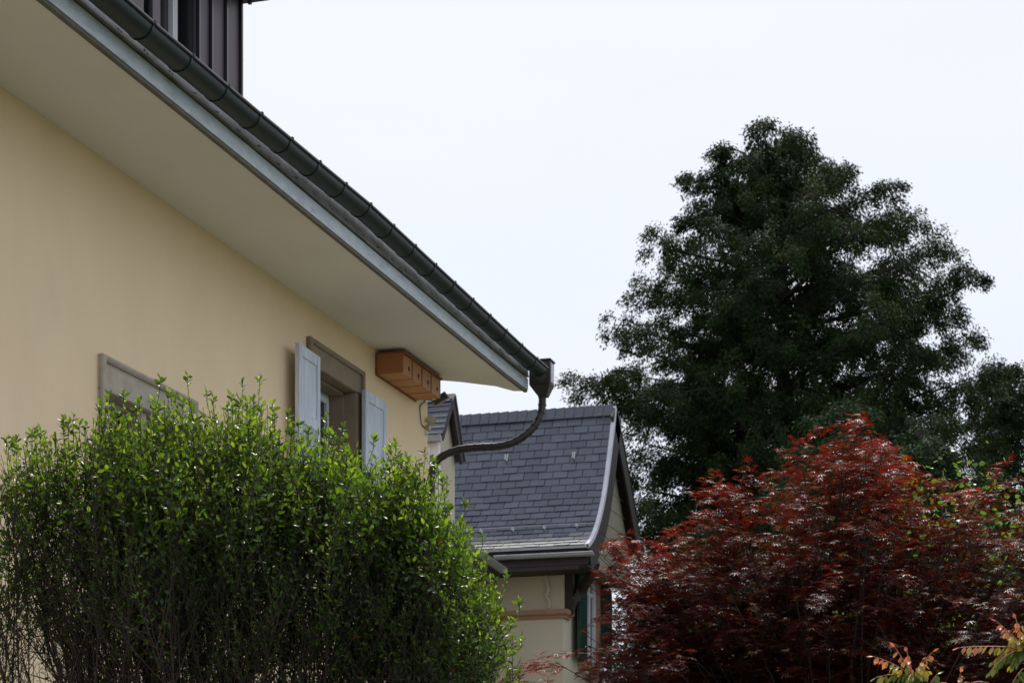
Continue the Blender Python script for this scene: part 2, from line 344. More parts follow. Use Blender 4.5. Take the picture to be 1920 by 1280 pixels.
for a, b in zip(sp, sp[1:]): L.append(L[-1] + (b - a).length)
for k in range(17):
    s = .08 + .088 * k
    i = max(j for j in range(len(L)) if L[j] <= s); t = (s - L[i]) / (L[i+1] - L[i]); p = sp[i].lerp(sp[i+1], t); d_ = (sp[i+1] - sp[i]).normalized()
    mr = MB(); mr.tube([p - d_*.006, p + d_*.006], .0455, 14); mr.build('pipe_seam', M['pipe'], dp, smooth=True)

def rect_frame(mb, x0, x1, ya, yb, za, zb, wl, wr, wt, wb):
    """four butted members around an opening in an x-facing plane"""
    mb.box(x0, x1, ya - wl, ya, za - wb, zb + wt); mb.box(x0, x1, yb, yb + wr, za - wb, zb + wt)
    mb.box(x0, x1, ya, yb, zb, zb + wt); 
    if wb: mb.box(x0, x1, ya, yb, za - wb, za)
def stone_window(W, wside, wtop, mt, twin):
    win = MB(); x = WX
    jt = W['zt'] + .0
    # jambs (separate stones), lintel, sill
    for (ya, yb) in ((W['y0'] - wside, W['y0']), (W['y1'], W['y1'] + wside)):
        z = W['zb'] - .0
        for zz in (W['zb'], W['zb'] + .75): win.box(x - .42, x + .022, ya, yb, zz + .0015, min(zz + .75, W['zt']) - .0015)
    win.box(x - .42, x + .022, W['y0'] - wside, W['y1'] + wside, W['zt'] + .0015, W['zt'] + wtop)
    win.box(x - .42, x + .06, W['y0'] - wside - .04, W['y1'] + wside + .04, W['zb'] - .14, W['zb'] - .002)
    o = win.build('window', mt, house, bevel=.006)
    mo = MB(); y0, y1, zt = W['y0'] - wside, W['y1'] + wside, W['zt'] + wtop
    # outer roll moulding, mitred
    c = [(y0, W['zb']), (y0, zt), (y1, zt), (y1, W['zb'])]; q = .045
    prof = [(0, 0), (.02, .0), (.032, .010), (.036, .024), (.030, .036), (.018, .045), (0, .045)]
    vs = []; n = len(prof)
    for (yy_, zz_), (sy, sz) in zip(c, ((1, 0), (1, -1), (-1, -1), (-1, 0))):
        for a, b in prof: vs.append((x + .021 + a, yy_ + sy * b, zz_ + sz * b))
    fs = [(i*n + j, i*n + (j+1) % n, (i+1)*n + (j+1) % n, (i+1)*n + j) for i in range(3) for j in range(n)]
    mo.add(vs, fs); mo.build('moulding', mt, o, smooth=True)
    return o
w1 = stone_window(W1, wp(201,740).y - wp(183,740).y, .245, M['stone'], True)
w2 = stone_window(W2, .17, .23, M['stone2'], False)
# inner steps of the reveal + sashes
def reveal(W, o, mt, sash, mull):
    m = MB(); x = WX
    rect_frame(m, x - .24, x - .10, W['y0'] + .03, W['y1'] - .03, W['zb'], W['zt'] - .03, .028, .028, .028, 0)
    m.build('inner_frame', mt, o, bevel=.004)
    if mull:
        ym = wp(276, 800).y; m = MB(); m.box(x - .20, x - .03, ym - .05, ym + .05, W['zb'], W['zt'] - .001); m.build('mullion', mt, o, bevel=.008)
    sm = MB(); xs_ = x - .245
    parts = [(W['y0'] + .03, (W['y0'] + W['y1']) / 2), ((W['y0'] + W['y1']) / 2, W['y1'] - .03)]
    rect_frame(sm, xs_ - .06, xs_, W['y0'] + .06, W['y1'] - .06, W['zb'] + .05, W['zt'] - .06, .08, .08, .08, .05)
    for a, b in parts: rect_frame(sm, xs_ - .03, xs_ + .018, a + .1, b - .09, W['zb'] + .1, W['zt'] - .12, .055, .055, .055, .05)
    sm.build('sash', sash, o, bevel=.004)
    gm = MB(); gm.box(xs_ - .02, xs_ - .01, W['y0'], W['y1'], W['zb'], W['zt']); gm.build('pane', M['glass'], o)
reveal(W1, w1, M['stone'], M['brownwood'], True)
reveal(W2, w2, M['stone2'], M['white'], False)
# dark room behind
m = MB(); m.add([(WX-.452, Y0+.4, SZ-3.2), (WX-.452, CY-.4, SZ-3.2), (WX-.452, CY-.4, SZ), (WX-.452, Y0+.4, SZ)], [(0,1,2,3)])
o = m.build('inner_lining', M['dark'], house, fix=False)

# shutters: built flat in (u along, v up, t thick) then hinged
def shutter(hinge, ang, width, z0, z1, flip, broken):
    T = Matrix.Translation(hinge) @ Matrix.Rotation(ang, 4, 'Z')
    def tr(mb): mb.v = [tuple(T @ Vector(v)) for v in mb.v]; return mb
    H = z1 - z0; s = .075
    m = MB(); U = width
    m.box(0, s, -.02, .02, 0, H); m.box(U - s, U, -.02, .02, 0, H)
    m.box(s, U - s, -.018, .018, H - .10, H); m.box(s, U - s, -.018, .018, 0, .10)
    zm_ = H * .56; m.box(s, U - s, -.018, .018, zm_ - .05, zm_ + .05)
    sh = tr(m).build('shutter', M['shutter'], house, bevel=.003)
    m = MB(); m.box(s - .005, U - s + .005, -.006, .006, zm_ + .045, H - .095); tr(m).build('panel', M['shutter'], sh)
    if broken:
        m = MB()
        for k in range(11):
            zz = .13 + k * (zm_ - .22) / 10
            m.hexa([(s+.004,-.014,zz),(U-s-.004,-.014,zz),(U-s-.004,.008,zz+.045),(s+.004,.008,zz+.045)], [(s+.004,-.008,zz+.003),(U-s-.004,-.008,zz+.003),(U-s-.004,.014,zz+.048),(s+.004,.014,zz+.048)])
        tr(m).build('louvre', M['shutter'], sh)
        m = MB(); m.box(U * .52 - .011, U * .52 + .011, -.045, -.020, .02, zm_ + .02); tr(m).build('tilt_rod', M['shutter'], sh)
    else:
        m = MB(); m.box(s - .005, U - s + .005, -.006, .006, .095, zm_ - .045); tr(m).build('panel', M['shutter'], sh)
    return sh
ztl = at(596, 669, X=WX + .095).z; Ls = .47
# left leaf hinged on the left jamb, folded back towards the camera, standing off the wall
shutter(Vector((WX + .095, at(597, 669, X=WX + .095).y, ztl - 1.42)), R(-90 + 2), .52, 0, 1.42, False, True)
ztr = at(684, 731, X=WX + .085).z
shutter(Vector((WX + .085, at(682, 731, X=WX + .085).y, ztr - 1.42)), R(90 - 1), .545, 0, 1.42, False, False)
m = MB(); hp = wp(677, 795); m.tube([hp + Vector((.05, 0, -.05)), hp + Vector((.05, 0, .05))], .014, 10); m.box(WX + .02, WX + .06, hp.y - .03, hp.y + .02, hp.z - .012, hp.z + .012)
m.build('hinge', M['clip'], house, smooth=True)

# dormer clad in dark sheet metal, on the roof
DX = -7.25
def dy(px): return at(px, 80, X=DX).y
zlo = SZ + .3; zhi = EYE + 7.75
zd = at(453, 2, X=DX).z
m = MB()
core = MB(); core.box(DX - 2.5, DX - .2, dy(130), dy(452), zlo + .1, zhi); core.box(DX - .199, DX - .035, dy(392), dy(453), zlo, zhi)
for a, b in ((286, 301), (368, 392), (399, 420), (427, 448)): m.box(DX - .034, DX - .0, dy(a), dy(b), zlo, zhi)
for a, b in ((286, 301), (368, 391)): core.box(DX - .199, DX - .035, dy(a), dy(b), zlo, zhi - .001)
m.box(DX - .034, DX + .0, dy(448) + .001, dy(453), zlo, zhi)
m.box(DX - .199, DX - .0, dy(224), dy(270), zlo, zhi)
dm = m.build('dormer', M['dormer'], house, bevel=.004); core.build('shade_black_core', M['bead'], dm)  # black core paints the shade of cheeks and recesses into the colour
for px in (392, 420, 448, 368):
    m = MB(); m.box(DX - .033, DX + .028, dy(px) + .002, dy(px) + .028, zlo, zhi - .002); m.build('seam_batten', M['bead'], dm)  # battens black too, their shaded sides put into the colour
m = MB(); m.box(DX - .198, DX - .12, at(318, 80, X=DX-.15).y, at(327, 80, X=DX-.15).y, zlo, zhi - .003); m.build('window_frame', M['white'], dm)
m = MB(); m.box(DX - .199, DX - .16, at(303, 80, X=DX-.15).y, at(317.5, 80, X=DX-.15).y, zlo, zhi - .004); m.build('pane', M['glass'], dm)
m = MB(); m.box(DX - 2.7, DX + .26, dy(120), dy(453) + .03, zd - .015, zd + .16)
m.box(DX + .06, DX + .09, dy(453) - .01, dy(453) + .02, zd - .035, zd - .016); m.build('dormer_roof', M['dormer'], dm)

# ------------------------------------------------------------------ nest boxes under the eave
nb = empty('nest_box', 'orange plywood row of four nest boxes fixed high under the pale eave', 'nest box')
ya = at(704, 680, X=WX).y; yb = at(790, 735, X=WX).y + .05; nz1 = SZ - .05; nh = .19; dep = .28
ya = at(704, 660, X=WX).y; yb = at(826, 720, X=WX + .28).y
nN = 4; wN = (yb - ya) / nN
m = MB(); m.box(WX + .002, WX + .018, ya - .012, yb + .012, nz1 - nh - .012, nz1 + .012); m.build('back_board', M['pineedge'], nb)
m = MB(); m.box(WX + .0185, WX + dep + .02, ya - .006, yb + .012, nz1, nz1 + .018); m.build('lid', M['pineedge'], nb, bevel=.002)
for k in range(nN):
    y0, y1 = ya + k * wN, ya + (k + 1) * wN
    m = MB(); x0, x1 = WX + .0185, WX + dep
    m.prism([(x0, y0 + .001, nz1 - nh), (x0, y0 + .001, nz1 - .001), (x0, y1 - .001, nz1 - .001), (x0, y1 - .001, nz1 - nh), (x0, y1 - .015, nz1 - nh), (x0, y1 - .015, nz1 - .007), (x0, y0 + .015, nz1 - .007), (x0, y0 + .015, nz1 - nh)], (x1 - x0, 0, 0))
    bx = m.build('compartment', M['pineedge'], nb)
    m = MB(); m.box(x0, x1 - .014, y0 + .016, y1 - .016, nz1 - nh, nz1 - nh + .014); m.build('base_board', M['pine2'], bx)
    # front panel with a real round hole
    bm = bmesh.new(); hy, hz, hr = (y0 + y1) / 2 + .05, nz1 - nh * .58, .027; Q = 20
    a_, b_, c_, d_ = y0 + .017, y1 - .017, nz1 - nh + .001, nz1 - .008
    def sq(t):
        cy2, sy2 = math.cos(t), math.sin(t)
        ky = (b_ - hy) / cy2 if cy2 > 1e-6 else ((a_ - hy) / cy2 if cy2 < -1e-6 else 1e9)
        kz = (d_ - hz) / sy2 if sy2 > 1e-6 else ((c_ - hz) / sy2 if sy2 < -1e-6 else 1e9)
        q_ = min(ky, kz); return (hy + q_ * cy2, hz + q_ * sy2)
    angs = sorted([2*math.pi*i/Q for i in range(Q)] + [math.atan2(zz - hz, yy_ - hy) % (2*math.pi) for yy_ in (a_, b_) for zz in (c_, d_)])
    rings = []
    for X_ in (x1 - .003, x1 - .013):
        rings.append([bm.verts.new((X_, hy + hr*math.cos(t), hz + hr*math.sin(t))) for t in angs]); rings.append([bm.verts.new((X_, *sq(t))) for t in angs])
    n = len(angs)
    for i in range(n):
        j = (i + 1) % n
        bm.faces.new((rings[0][i], rings[0][j], rings[1][j], rings[1][i])); bm.faces.new((rings[2][i], rings[3][i], rings[3][j], rings[2][j]))
        bm.faces.new((rings[0][i], rings[2][i], rings[2][j], rings[0][j])); bm.faces.new((rings[1][i], rings[1][j], rings[3][j], rings[3][i]))
    bmesh.ops.recalc_face_normals(bm, faces=bm.faces); me = bpy.data.meshes.new('front_panel'); bm.to_mesh(me); bm.free()
    fp = link('front_panel', me, M['pine2'], bx)
    m = MB(); m.tube([(x1 - .002, hy - .01, nz1 - nh + .035), (x1 + .006, hy - .01, nz1 - nh + .035)], .006, 8); m.build('screw', M['clip'], bx)
m = MB(); m.box(WX + .0185, WX + dep + .008, ya - .0045, ya + .0, nz1 - nh - .001, nz1 - .001)
m.build('end_board', M['pine'], nb)

# ------------------------------------------------------------------ solar panel, flood light on the corner
sp_ = empty('solar_panel', 'small green solar panel tilted on an arm below the nest boxes', 'solar panel')
c = at(825, 748, Y=CY - .02)
def obox(c, U, V, N, w_, h_, t_, mb):
    U, V, N = (Vector(q).normalized() for q in (U, V, N)); b = []
    for k in (-1, 1): b.append([c + U*w_/2*i + V*h_/2*j + N*t_/2*k for i, j in ((-1,-1),(1,-1),(1,1),(-1,1))])
    mb.hexa(b[0], b[1])
U = RT * 1 + Vector((0,0,.62)); V = Vector((0,0,1)) - RT*.45 + FW * .55; U.normalize(); V = (V - U * V.dot(U)).normalized(); N = U.cross(V)
if N.dot(FW) > 0: N = -N
m = MB(); obox(c, U, V, N, .175, .105, .014, m); m.build('frame', M['plastic'], sp_, bevel=.002)
m = MB(); obox(c + N * .0085, U, V, N, .150, .080, .003, m); m.build('cell', M['solar'], sp_)
m = MB(); s0 = at(797, 748, X=WX) ; m.tube([s0, s0.lerp(c, .5) + Vector((0, 0, -.01)), c - N * .01], .009, 8); m.box(WX, WX + .012, s0.y - .03, s0.y + .03, s0.z - .03, s0.z + .03); m.build('arm', M['clip'], sp_)
fl = empty('floodlight', 'small cream floodlight with sensor box on the corner of the yellow wall', 'lamp')
c = at(808, 787, Y=CY - .05)
U = RT - Vector((0,0,.45)) ; V = Vector((0,0,1)) + FW*.5; U.normalize(); V = (V - U*V.dot(U)).normalized(); N = U.cross(V)
if N.dot(FW) > 0: N = -N
m = MB(); obox(c, U, V, N, .095, .085, .035, m); m.build('lamp_head', M['plastic'], fl, bevel=.004)
m = MB(); obox(c + N*.019, U, V, N, .072, .060, .003, m); m.build('diffuser', M['lamp'], fl)
s0 = at(799, 803, Y=CY - .05)
m = MB(); obox(s0, (1,0,0), (0,0,1), (0,1,0), .085, .05, .06, m); sb = m.build('sensor_box', M['plastic'], fl, bevel=.005)
m = MB(); m.tube([s0 + Vector((.0, -.01, -.025)), s0 + Vector((.015, -.012, -.06)), s0 + Vector((.01, -.012, -.075))], [.02, .018, .008], 10); m.build('sensor_eye', M['white'], fl, smooth=True)
m = MB(); m.tube([s0 + Vector((-.01, 0, .02)), c + Vector((-.03, .02, -.03))], .008, 8); m.build('bracket', M['clip'], fl)
m = MB(); m.tube(smooth_path([at(797, 752, X=WX + .012), at(788, 762, X=WX + .01), at(789, 785, X=WX + .01), at(792, 797, X=WX+.01), s0], 5), .005, 6); m.build('cable', M['cable'], fl)

# ------------------------------------------------------------------ the slate-roofed house
nh_ = empty('slate_roofed_house', 'cream house with steep flared slate roof, dark bargeboards and green arched shutters', 'house')
VX = -7.20                                  # verge plane
prof_px = [(1150, 762), (1147.5, 790), (1141.5, 842), (1134.5, 897), (1128, 938), (1121, 969), (1114, 992), (1106.5, 1009), (1097, 1022)]
prof = [at(a, b, X=VX) for a, b in prof_px]
pf = smooth_path(prof, 8)
PL = [0]
for a, b in zip(pf, pf[1:]): PL.append(PL[-1] + (b - a).length)
def prof_at(s):
    s = min(max(s, 0), PL[-1] - 1e-6); i = max(j for j in range(len(PL) - 1) if PL[j] <= s); t = (s - PL[i]) / (PL[i+1] - PL[i])
    p = pf[i].lerp(pf[i+1], t); d_ = (pf[i+1] - pf[i]).normalized(); return p, d_
XL = -13.5
mi = []; verts = []; faces = []; rv = []
nrow = 21; exp_ = (PL[-1] - .17) / nrow; sw = .226
for r_ in range(nrow):
    s0_, s1_ = .17 + r_ * exp_ - .02, .17 + (r_ + 1) * exp_
    p0, d0 = prof_at(s0_); p1, d1 = prof_at(s1_); d_ = (p1 - p0).normalized(); nn = Vector((0, -d_.z, d_.y)); 
    if nn.z < 0: nn = -nn
    x = VX - .01 - (r_ % 2) * sw / 2
    k = 0; first = True
    xe = VX - .015
    while x > XL:
        xb = xe if first else x; xa = (x - sw if not first else x - sw * (.5 if r_ % 2 else 1)) + .005
        if first: xa = VX - .015 - (sw * (.5 if r_ % 2 else 1)) + .005
        lift = .014 + random.uniform(-.003, .006); tk = .008; jt = random.uniform(-.007, .006)
        q0 = p0 + nn * .002; q1 = p1 + nn * lift + d_ * jt
        b = [Vector((xa, q0.y, q0.z)), Vector((xb, q0.y, q0.z)), Vector((xb, q1.y, q1.z)), Vector((xa, q1.y, q1.z))]
        n0 = len(verts); verts += b + [v + nn * tk for v in b]
        faces += [tuple(i + n0 for i in f) for f in ((3,2,1,0),(4,5,6,7),(0,1,5,4),(1,2,6,5),(2,3,7,6),(3,0,4,7))]
        rv += [random.random()] * 8
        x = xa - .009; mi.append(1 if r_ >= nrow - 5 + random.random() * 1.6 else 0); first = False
me = bpy.data.meshes.new('slates'); me.from_pydata([tuple(v) for v in verts], [], faces); me.update()
at_ = me.attributes.new('rnd', 'FLOAT', 'POINT'); at_.data.foreach_set('value', rv)
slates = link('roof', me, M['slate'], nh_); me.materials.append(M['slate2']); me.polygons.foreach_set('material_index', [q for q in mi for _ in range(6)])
top, bot = pf[0], pf[-1]
# solid body under the slates (gable-shaped prism incl. back slope)
backs = [at(a, b, X=VX) for a, b in ((1158, 800), (1168, 850), (1180, 915), (1192, 985), (1204, 1035))]
ring = [Vector((0, p.y, p.z)) for p in pf[::4]]
bk = [Vector((0, p.y, p.z)) for p in backs]
deck = MB()
yb_ = bk[-1].y; ridge = ring[0]
outer = [Vector((XL, q.y + .01, q.z - .02)) for q in (ring[::-1] + bk)]
inn = [Vector((XL, q.y, q.z - .10)) for q in (ring[::-1] + bk)][::-1]
inn = [Vector((p.x, min(max(p.y, outer[0].y + .04), outer[-1].y - .04), p.z)) for p in inn]
n = len(outer)
for i in range(n - 1):
    a, b = outer[i], outer[i+1]; c_, e_ = inn[n-1-i], inn[n-2-i]
    deck.prism([a, b, e_, c_], (VX - .03 - XL, 0, 0))
deck.build('roof_deck', M['barge'], slates)
# ridge caps
xx = VX - .01; k = 0
m = MB()
while xx > -13.4:
    wcap = .155; a = xx - wcap; lift = .010
    zt2 = top.z + .015; y = top.y
    h = at(1150, 781, X=VX).z
    yy2 = prof_at(.18)[0].y
    m.hexa([(a, yy2 - .028, h - .002), (xx + .01, yy2 - .03, h), (xx + .01, y + .01, zt2), (a, y + .01, zt2 - .005)],
           [(a, yy2 - .040, h + .002), (xx + .01, yy2 - .052, h + .004), (xx + .01, y + .0, zt2 + .03), (a, y + .0, zt2 + .014)])
    xx -= wcap - .004
m.build('ridge_cap', M['slate'], nh_)
# verge trim (zinc) follows the profile, and bargeboards below
def yzpath(pts): 
    o = []
    for i, p in enumerate(pts):
        t = (pts[min(i+1, len(pts)-1)] - pts[max(i-1, 0)]).normalized(); n_ = Vector((0, -t.z, t.y)); n_ = n_ if n_.z > 0 else -n_
        o.append((Vector((0, p.y, p.z)), Vector((1, 0, 0)), n_))
    return o
m = MB(); m.sweep(yzpath(pf[:-1]), [(VX - .02, .012), (VX + .045, .016), (VX + .045, -.05), (VX + .035, -.05), (VX + .035, .0), (VX - .02, -.004)]); m.build('verge_trim', M['verge'], nh_)
m = MB(); m.sweep(yzpath(pf[:-2]), [(VX + .0, -.012), (VX + .034, -.012), (VX + .034, -.40), (VX + .0, -.40)]); m.build('bargeboard', M['barge'], nh_, bevel=.002)
bb = [Vector((0, top.y, top.z))] + [Vector((0, p.y, p.z)) for p in backs]
def yzb(pts, up):
    o = []
    for i, p in enumerate(pts):
        t = (pts[min(i+1, len(pts)-1)] - pts[max(i-1, 0)]).normalized(); n_ = Vector((0, -t.z, t.y)); n_ = n_ if n_.z > 0 else -n_
        o.append((p, Vector((1, 0, 0)), n_))
    return o
m = MB(); m.sweep(yzb(bb, 1), [(VX + .0, .0), (VX + .034, .0), (VX + .034, -.26), (VX + .0, -.26)]); m.build('bargeboard', M['barge'], nh_, bevel=.002)
m = MB(); m.sweep(yzb(bb, 1), [(VX - .05, .004), (VX + .045, .004), (VX + .045, .02), (VX - .05, .02)]); m.build('verge_trim', M['gutter'], nh_)
# walls
GX = -7.74; MY = 27.95
zE = at(1000, 1078, Y=MY - .3).z
m = MB(); m.box(XL, GX, MY, MY + .3, 0, zE + .35); 
yb2 = backs[-1].y - .45
m.prism([(GX - .3, MY + .301, 0), (GX - .3, yb2, 0), (GX - .3, yb2, zE + .1), (GX - .3, top.y, top.z - .2), (GX - .3, MY + .301, zE + .2)], (.3 - .001, 0, 0))
nw = m.build('wall', M['cream'], nh_)
jz = at(1140, 1078, X=-7.32).z
jy0, jy1 = MY + .12, backs[-1].y - .25
m = MB(); m.prism([(-7.62, jy0, jz), (-7.62, jy1, jz), (-7.62, backs[-1].y - .42, backs[-1].z - .05), (-7.62, top.y, top.z - .15), (-7.62, top.y - .35, top.z - .9)], (.30, 0, 0))
jg = m.build('gable_wall', M['gable'], nh_)
m = MB()
for k in range(9):
    zz = jz + .25 + k * .26; fr = (zz - jz) / (top.z - jz); m.box(-7.3195, -7.312, jy0 + .1 + .55 * fr, jy1 - 1.1 * fr, zz, zz + .012)
m.build('board_joint', M['gable'], jg)
# gutter, fascia
gyy = bot.y - .02; gz0 = at(1112, 1035, Y=gyy).z; GXE = at(1113, 1036, Y=gyy).x
gx0 = at(928, 1051, Y=gyy).x
m = MB()
r_ = .052
ar = [(r_ * math.cos(a), r_ * math.sin(a)) for a in [math.pi + math.pi * k / 12 for k in range(13)]]
m.sweep([(Vector((gx0, gyy - .01, gz0)), Vector((0,1,0)), up_), (Vector((GXE, gyy - .01, gz0)), Vector((0,1,0)), up_)], ar + [(.9*a, .9*b) for a, b in ar[::-1]])
m.tube([(gx0, gyy - .01 - r_, gz0 + .004), (GXE, gyy - .01 - r_, gz0 + .004)], .010, 8)
m.add([(GXE, gyy - .01 + a, gz0 + b) for a, b in ar], [tuple(range(13))]); m.add([(gx0, gyy - .01 + a, gz0 + b) for a, b in ar], [tuple(range(13))])
m.sweep([(Vector((gx0 + .72, gyy - .01, gz0)), Vector((0,1,0)), up_), (Vector((gx0 + .75, gyy - .01, gz0)), Vector((0,1,0)), up_)], [(1.05*a, 1.05*b) for a, b in ar] + [(1.0*a, 1.0*b) for a, b in ar[::-1]])
m.build('gutter', M['zinc'], nh_, smooth=True)
m = MB(); m.prism([(XL, bot.y - .015, bot.z + .004), (XL, bot.y + .16, bot.z + .04), (XL, bot.y + .16, bot.z - .04), (XL, bot.y - .015, bot.z - .03)], (VX + .02 - XL, 0, 0)); m.build('eave_flashing', M['zinc'], nh_)
zf0 = zE
m = MB(); m.box(XL, VX + .03, gyy + .06, gyy + .09, zf0 + .06, gz0 + .03); m.box(XL, VX + .03, gyy + .091, MY - .001, zf0 + .03, zf0 + .058)
m.box(XL, VX - .1, gyy + .07, gyy + .16, zf0 + .0, zf0 + .0595)
m.build('eave_board', M['barge'], nh_, bevel=.004)
# moulded band
zb1, zb0 = at(1050, 1140, Y=MY - .06).z, at(1050, 1158, Y=MY).z
m = MB(); bp_ = [(0, 0), (.03, 0), (.045, .035), (.09, .06), (.10, .10), (.085, .13), (.0, .14)]
sc_ = (zb1 - zb0) / .14
vs = []; n = len(bp_)
for (X_, Y_, sx, sy) in ((XL, MY, 0, -1), (GX, MY, 1, -1), (GX, MY + .30, 1, 0)):
    for a, b in bp_: vs.append((X_ + sx * a, Y_ + sy * a, zb0 + b * sc_))
m.add(vs, [(i*n + j, i*n + (j+1) % n, (i+1)*n + (j+1) % n, (i+1)*n + j) for i in range(2) for j in range(n)] + [tuple(range(2*n, 3*n))]); m.build('moulded_band', M['terracotta'], nh_, smooth=True)
m = MB(); qy = at(1134, 1185, X=GX).y; zq = at(1138, 1190, X=GX).z
m.box(GX + .0, GX + .10, qy, qy + .35, zq - .0, zq + .1); m.box(GX, GX + .06, qy, qy + .33, zq - .06, zq - .001); m.build('moulded_band', M['terracotta'], nh_, bevel=.01)
# white scroll ornament on the wall
m = MB(); ys_ = MY - .03
pts = [at(a, b, Y=ys_) for a, b in ((1023, 1079), (1026, 1090), (1028, 1102), (1026, 1112), (1024, 1118), (1029, 1124), (1030, 1132), (1028, 1139))]
m.tube(smooth_path(pts, 5), [.030 - .0003 * i for i in range(36)], 8); m.tube([at(1025, 1114, Y=ys_) + Vector((-.03,-.01,0)), at(1025, 1114, Y=ys_) + Vector((.05,-.01,0))], .02, 8); m.build('scroll_bracket', M['cream'], nh_, smooth=True)
# knee brace of the verge
m = MB()
kb = smooth_path([at(1117, 1052, X=VX + .02), at(1107, 1078, X=VX - .1), at(1092, 1102, X=VX - .30), at(1076, 1125, X=GX + .12), at(1068, 1150, X=GX + .06)], 5)
for a, b in zip(kb, kb[1:]): m.bar(a, b + (b - a) * .05, .11, .12)
m.box(GX + .001, GX + .12, kb[-1].y - .06, kb[-1].y + .06, kb[-1].z, zE + .1)
m.box(VX - .12, VX + .03, kb[0].y - .06, kb[0].y + .06, kb[0].z - .10, kb[0].z + .12)
m.box(GX + .001, VX - .121, kb[0].y - .05, kb[0].y + .05, kb[0].z - .02, kb[0].z + .10)
m.build('knee_brace', M['barge'], nh_, bevel=.004)
# arched window and green shutters on the gable wall
def arch(y0, y1, z0, zs, n=12, half=0):
    c_ = (y0 + y1) / 2; r_ = (y1 - y0) / 2
    if half == 0: return [(y0, z0)] + [(c_ - r_ * math.cos(math.pi * k / n), zs + r_ * math.sin(math.pi * k / n)) for k in range(n + 1)] + [(y1, z0)]
    w_ = y1 - y0; hh = w_ * 1.05
    if half > 0: return [(y0, z0)] + [(y1 - w_ * math.cos(math.pi/2 * k / n), zs + hh * math.sin(math.pi/2 * k / n)) for k in range(n + 1)] + [(y1, z0)]
    return [(y0, z0)] + [(y0 + w_ * math.sin(math.pi/2 * k / n), zs + hh * math.cos(math.pi/2 * k / n)) for k in range(n + 1)] + [(y1, z0)]
wy0, wy1 = 28.98, 29.72; wz0 = at(1100, 1246, X=GX).z; wzs = at(1100, 1110, X=GX).z
def ringmesh(a, b, x0, x1):
    m = MB(); n = len(a)
    vs = [(x0, *p) for p in a] + [(x0, *p) for p in b] + [(x1, *p) for p in a] + [(x1, *p) for p in b]
    fs = []
    for i in range(n - 1): fs += [(i, i+1, n+i+1, n+i), (2*n+i, 2*n+i+1, 3*n+i+1, 3*n+i), (i, i+1, 2*n+i+1, 2*n+i), (n+i, n+i+1, 3*n+i+1, 3*n+i)]
    fs += [(0, n, 3*n, 2*n), (n-1, 2*n-1, 4*n-1, 3*n-1)]
    return m.add(vs, fs)
A = lambda g_: arch(wy0 - g_, wy1 + g_, wz0, wzs)
win = ringmesh(A(.13), A(0), GX + .001, GX + .085).build('window', M['terracotta'], nh_)
ringmesh(A(.0), A(-.13), GX + .002, GX + .045).build('window_frame', M['white'], win)
m = MB(); m.box(GX + .002, GX + .042, (wy0+wy1)/2 - .04, (wy0+wy1)/2 + .04, wz0, wzs + .2); m.box(GX + .002, GX + .040, wy0 + .13, wy1 - .13, wzs - .06, wzs); m.build('glazing_bar', M['white'], win)
m = MB(); m.prism([(GX + .001, *p) for p in A(-.10)], (.012, 0, 0)); m.build('pane', M['glass'], win)
m = MB(); m.box(GX + .001, GX + .12, wy0 - .2, wy1 + .2, wz0 - .1, wz0 - .002); m.build('window_sill', M['terracotta'], win)
for (s0_, s1_, hf) in ((28.42, 28.86, 1), (29.86, 30.42, -1)):
    pr = arch(s0_, s1_, wz0 + .02, wzs - .05, half=hf)
    m = MB(); m.prism([(GX + .09, *p) for p in pr], (.045, 0, 0)); sh = m.build('shutter', M['greenshutter'], nh_, bevel=.003)
    m = MB()
    for k in range(22):
        zz = wz0 + .1 + k * .052
        m.box(GX + .1355, GX + .147, s0_ + .07, s1_ - .07, zz, zz + .03)
    m.build('louvre', M['greenshutter'], sh)
# snow hooks and rail
def hook(px, py, s=1.0):
    best = None
    for i in range(200):
        p, d_ = prof_at(PL[-1] * i / 199); q = at(px, py, Y=p.y)
        if best is None or abs(q.z - p.z) < best[0]: best = (abs(q.z - p.z), q, d_)
    _, q, d_ = best; nn = Vector((0, -abs(d_.z), abs(d_.y)))
    m = MB(); 
    m.bar(q - d_ * .10 * s + nn * .022, q + d_ * .03 * s + nn * .022, .022, .005, up=nn)
    m.bar(q + d_ * .03 * s + nn * .02, q + d_ * .04 * s + nn * .085 * s, .022, .005, up=d_)
    m.bar(q + d_ * .04 * s + nn * .085 * s, q - d_ * .04 * s + nn * .095 * s, .022, .005, up=nn)
    m.build('snow_hook', M['clip'], nh_); return q + nn * .05
for a, b in ((951, 864), (1077, 860)): hook(a, b, 1.2)
q = [hook(a, b, .8) for a, b in ((850, 1003), (903, 1001), (962, 998), (1021, 995), (1082, 991))]
m = MB(); m.tube([q[0] + Vector((-2, 0, .03)), q[-1] + Vector((.25, 0, .03))], .006, 6); m.build('snow_rail', M['clip'], nh_)
# wing: gutter, roof strip, wall and little gable dormer
g1 = at(942, 1066, d=28.0); g2 = at(800, 1066, d=28.0); g2 = at(818, 982, Z=g1.z)
dv = (g2 - g1).normalized(); ov = Vector((dv.y, -dv.x, 0)); ov = ov if ov.x > 0 else -ov
m = MB(); r_ = .065
ar = [(r_ * math.cos(a), r_ * math.sin(a)) for a in [math.pi + math.pi * k / 12 for k in range(13)]]
m.sweep([(g1, ov, up_), (g2, ov, up_)], ar + [(.9*a, .9*b) for a, b in ar[::-1]]); m.add([g1 + ov * a + up_ * b for a, b in ar], [tuple(range(13))])
m.tube([g1 + ov * r_, g2 + ov * r_], .010, 8)
m.build('gutter', M['zinc'], nh_, smooth=True)
inw = -ov
def slab(a, b, c_, d_, t=.03): 
    m = MB(); m.hexa([a, b, c_, d_], [p + Vector((0, 0, t)) for p in (a, b, c_, d_)]); return m
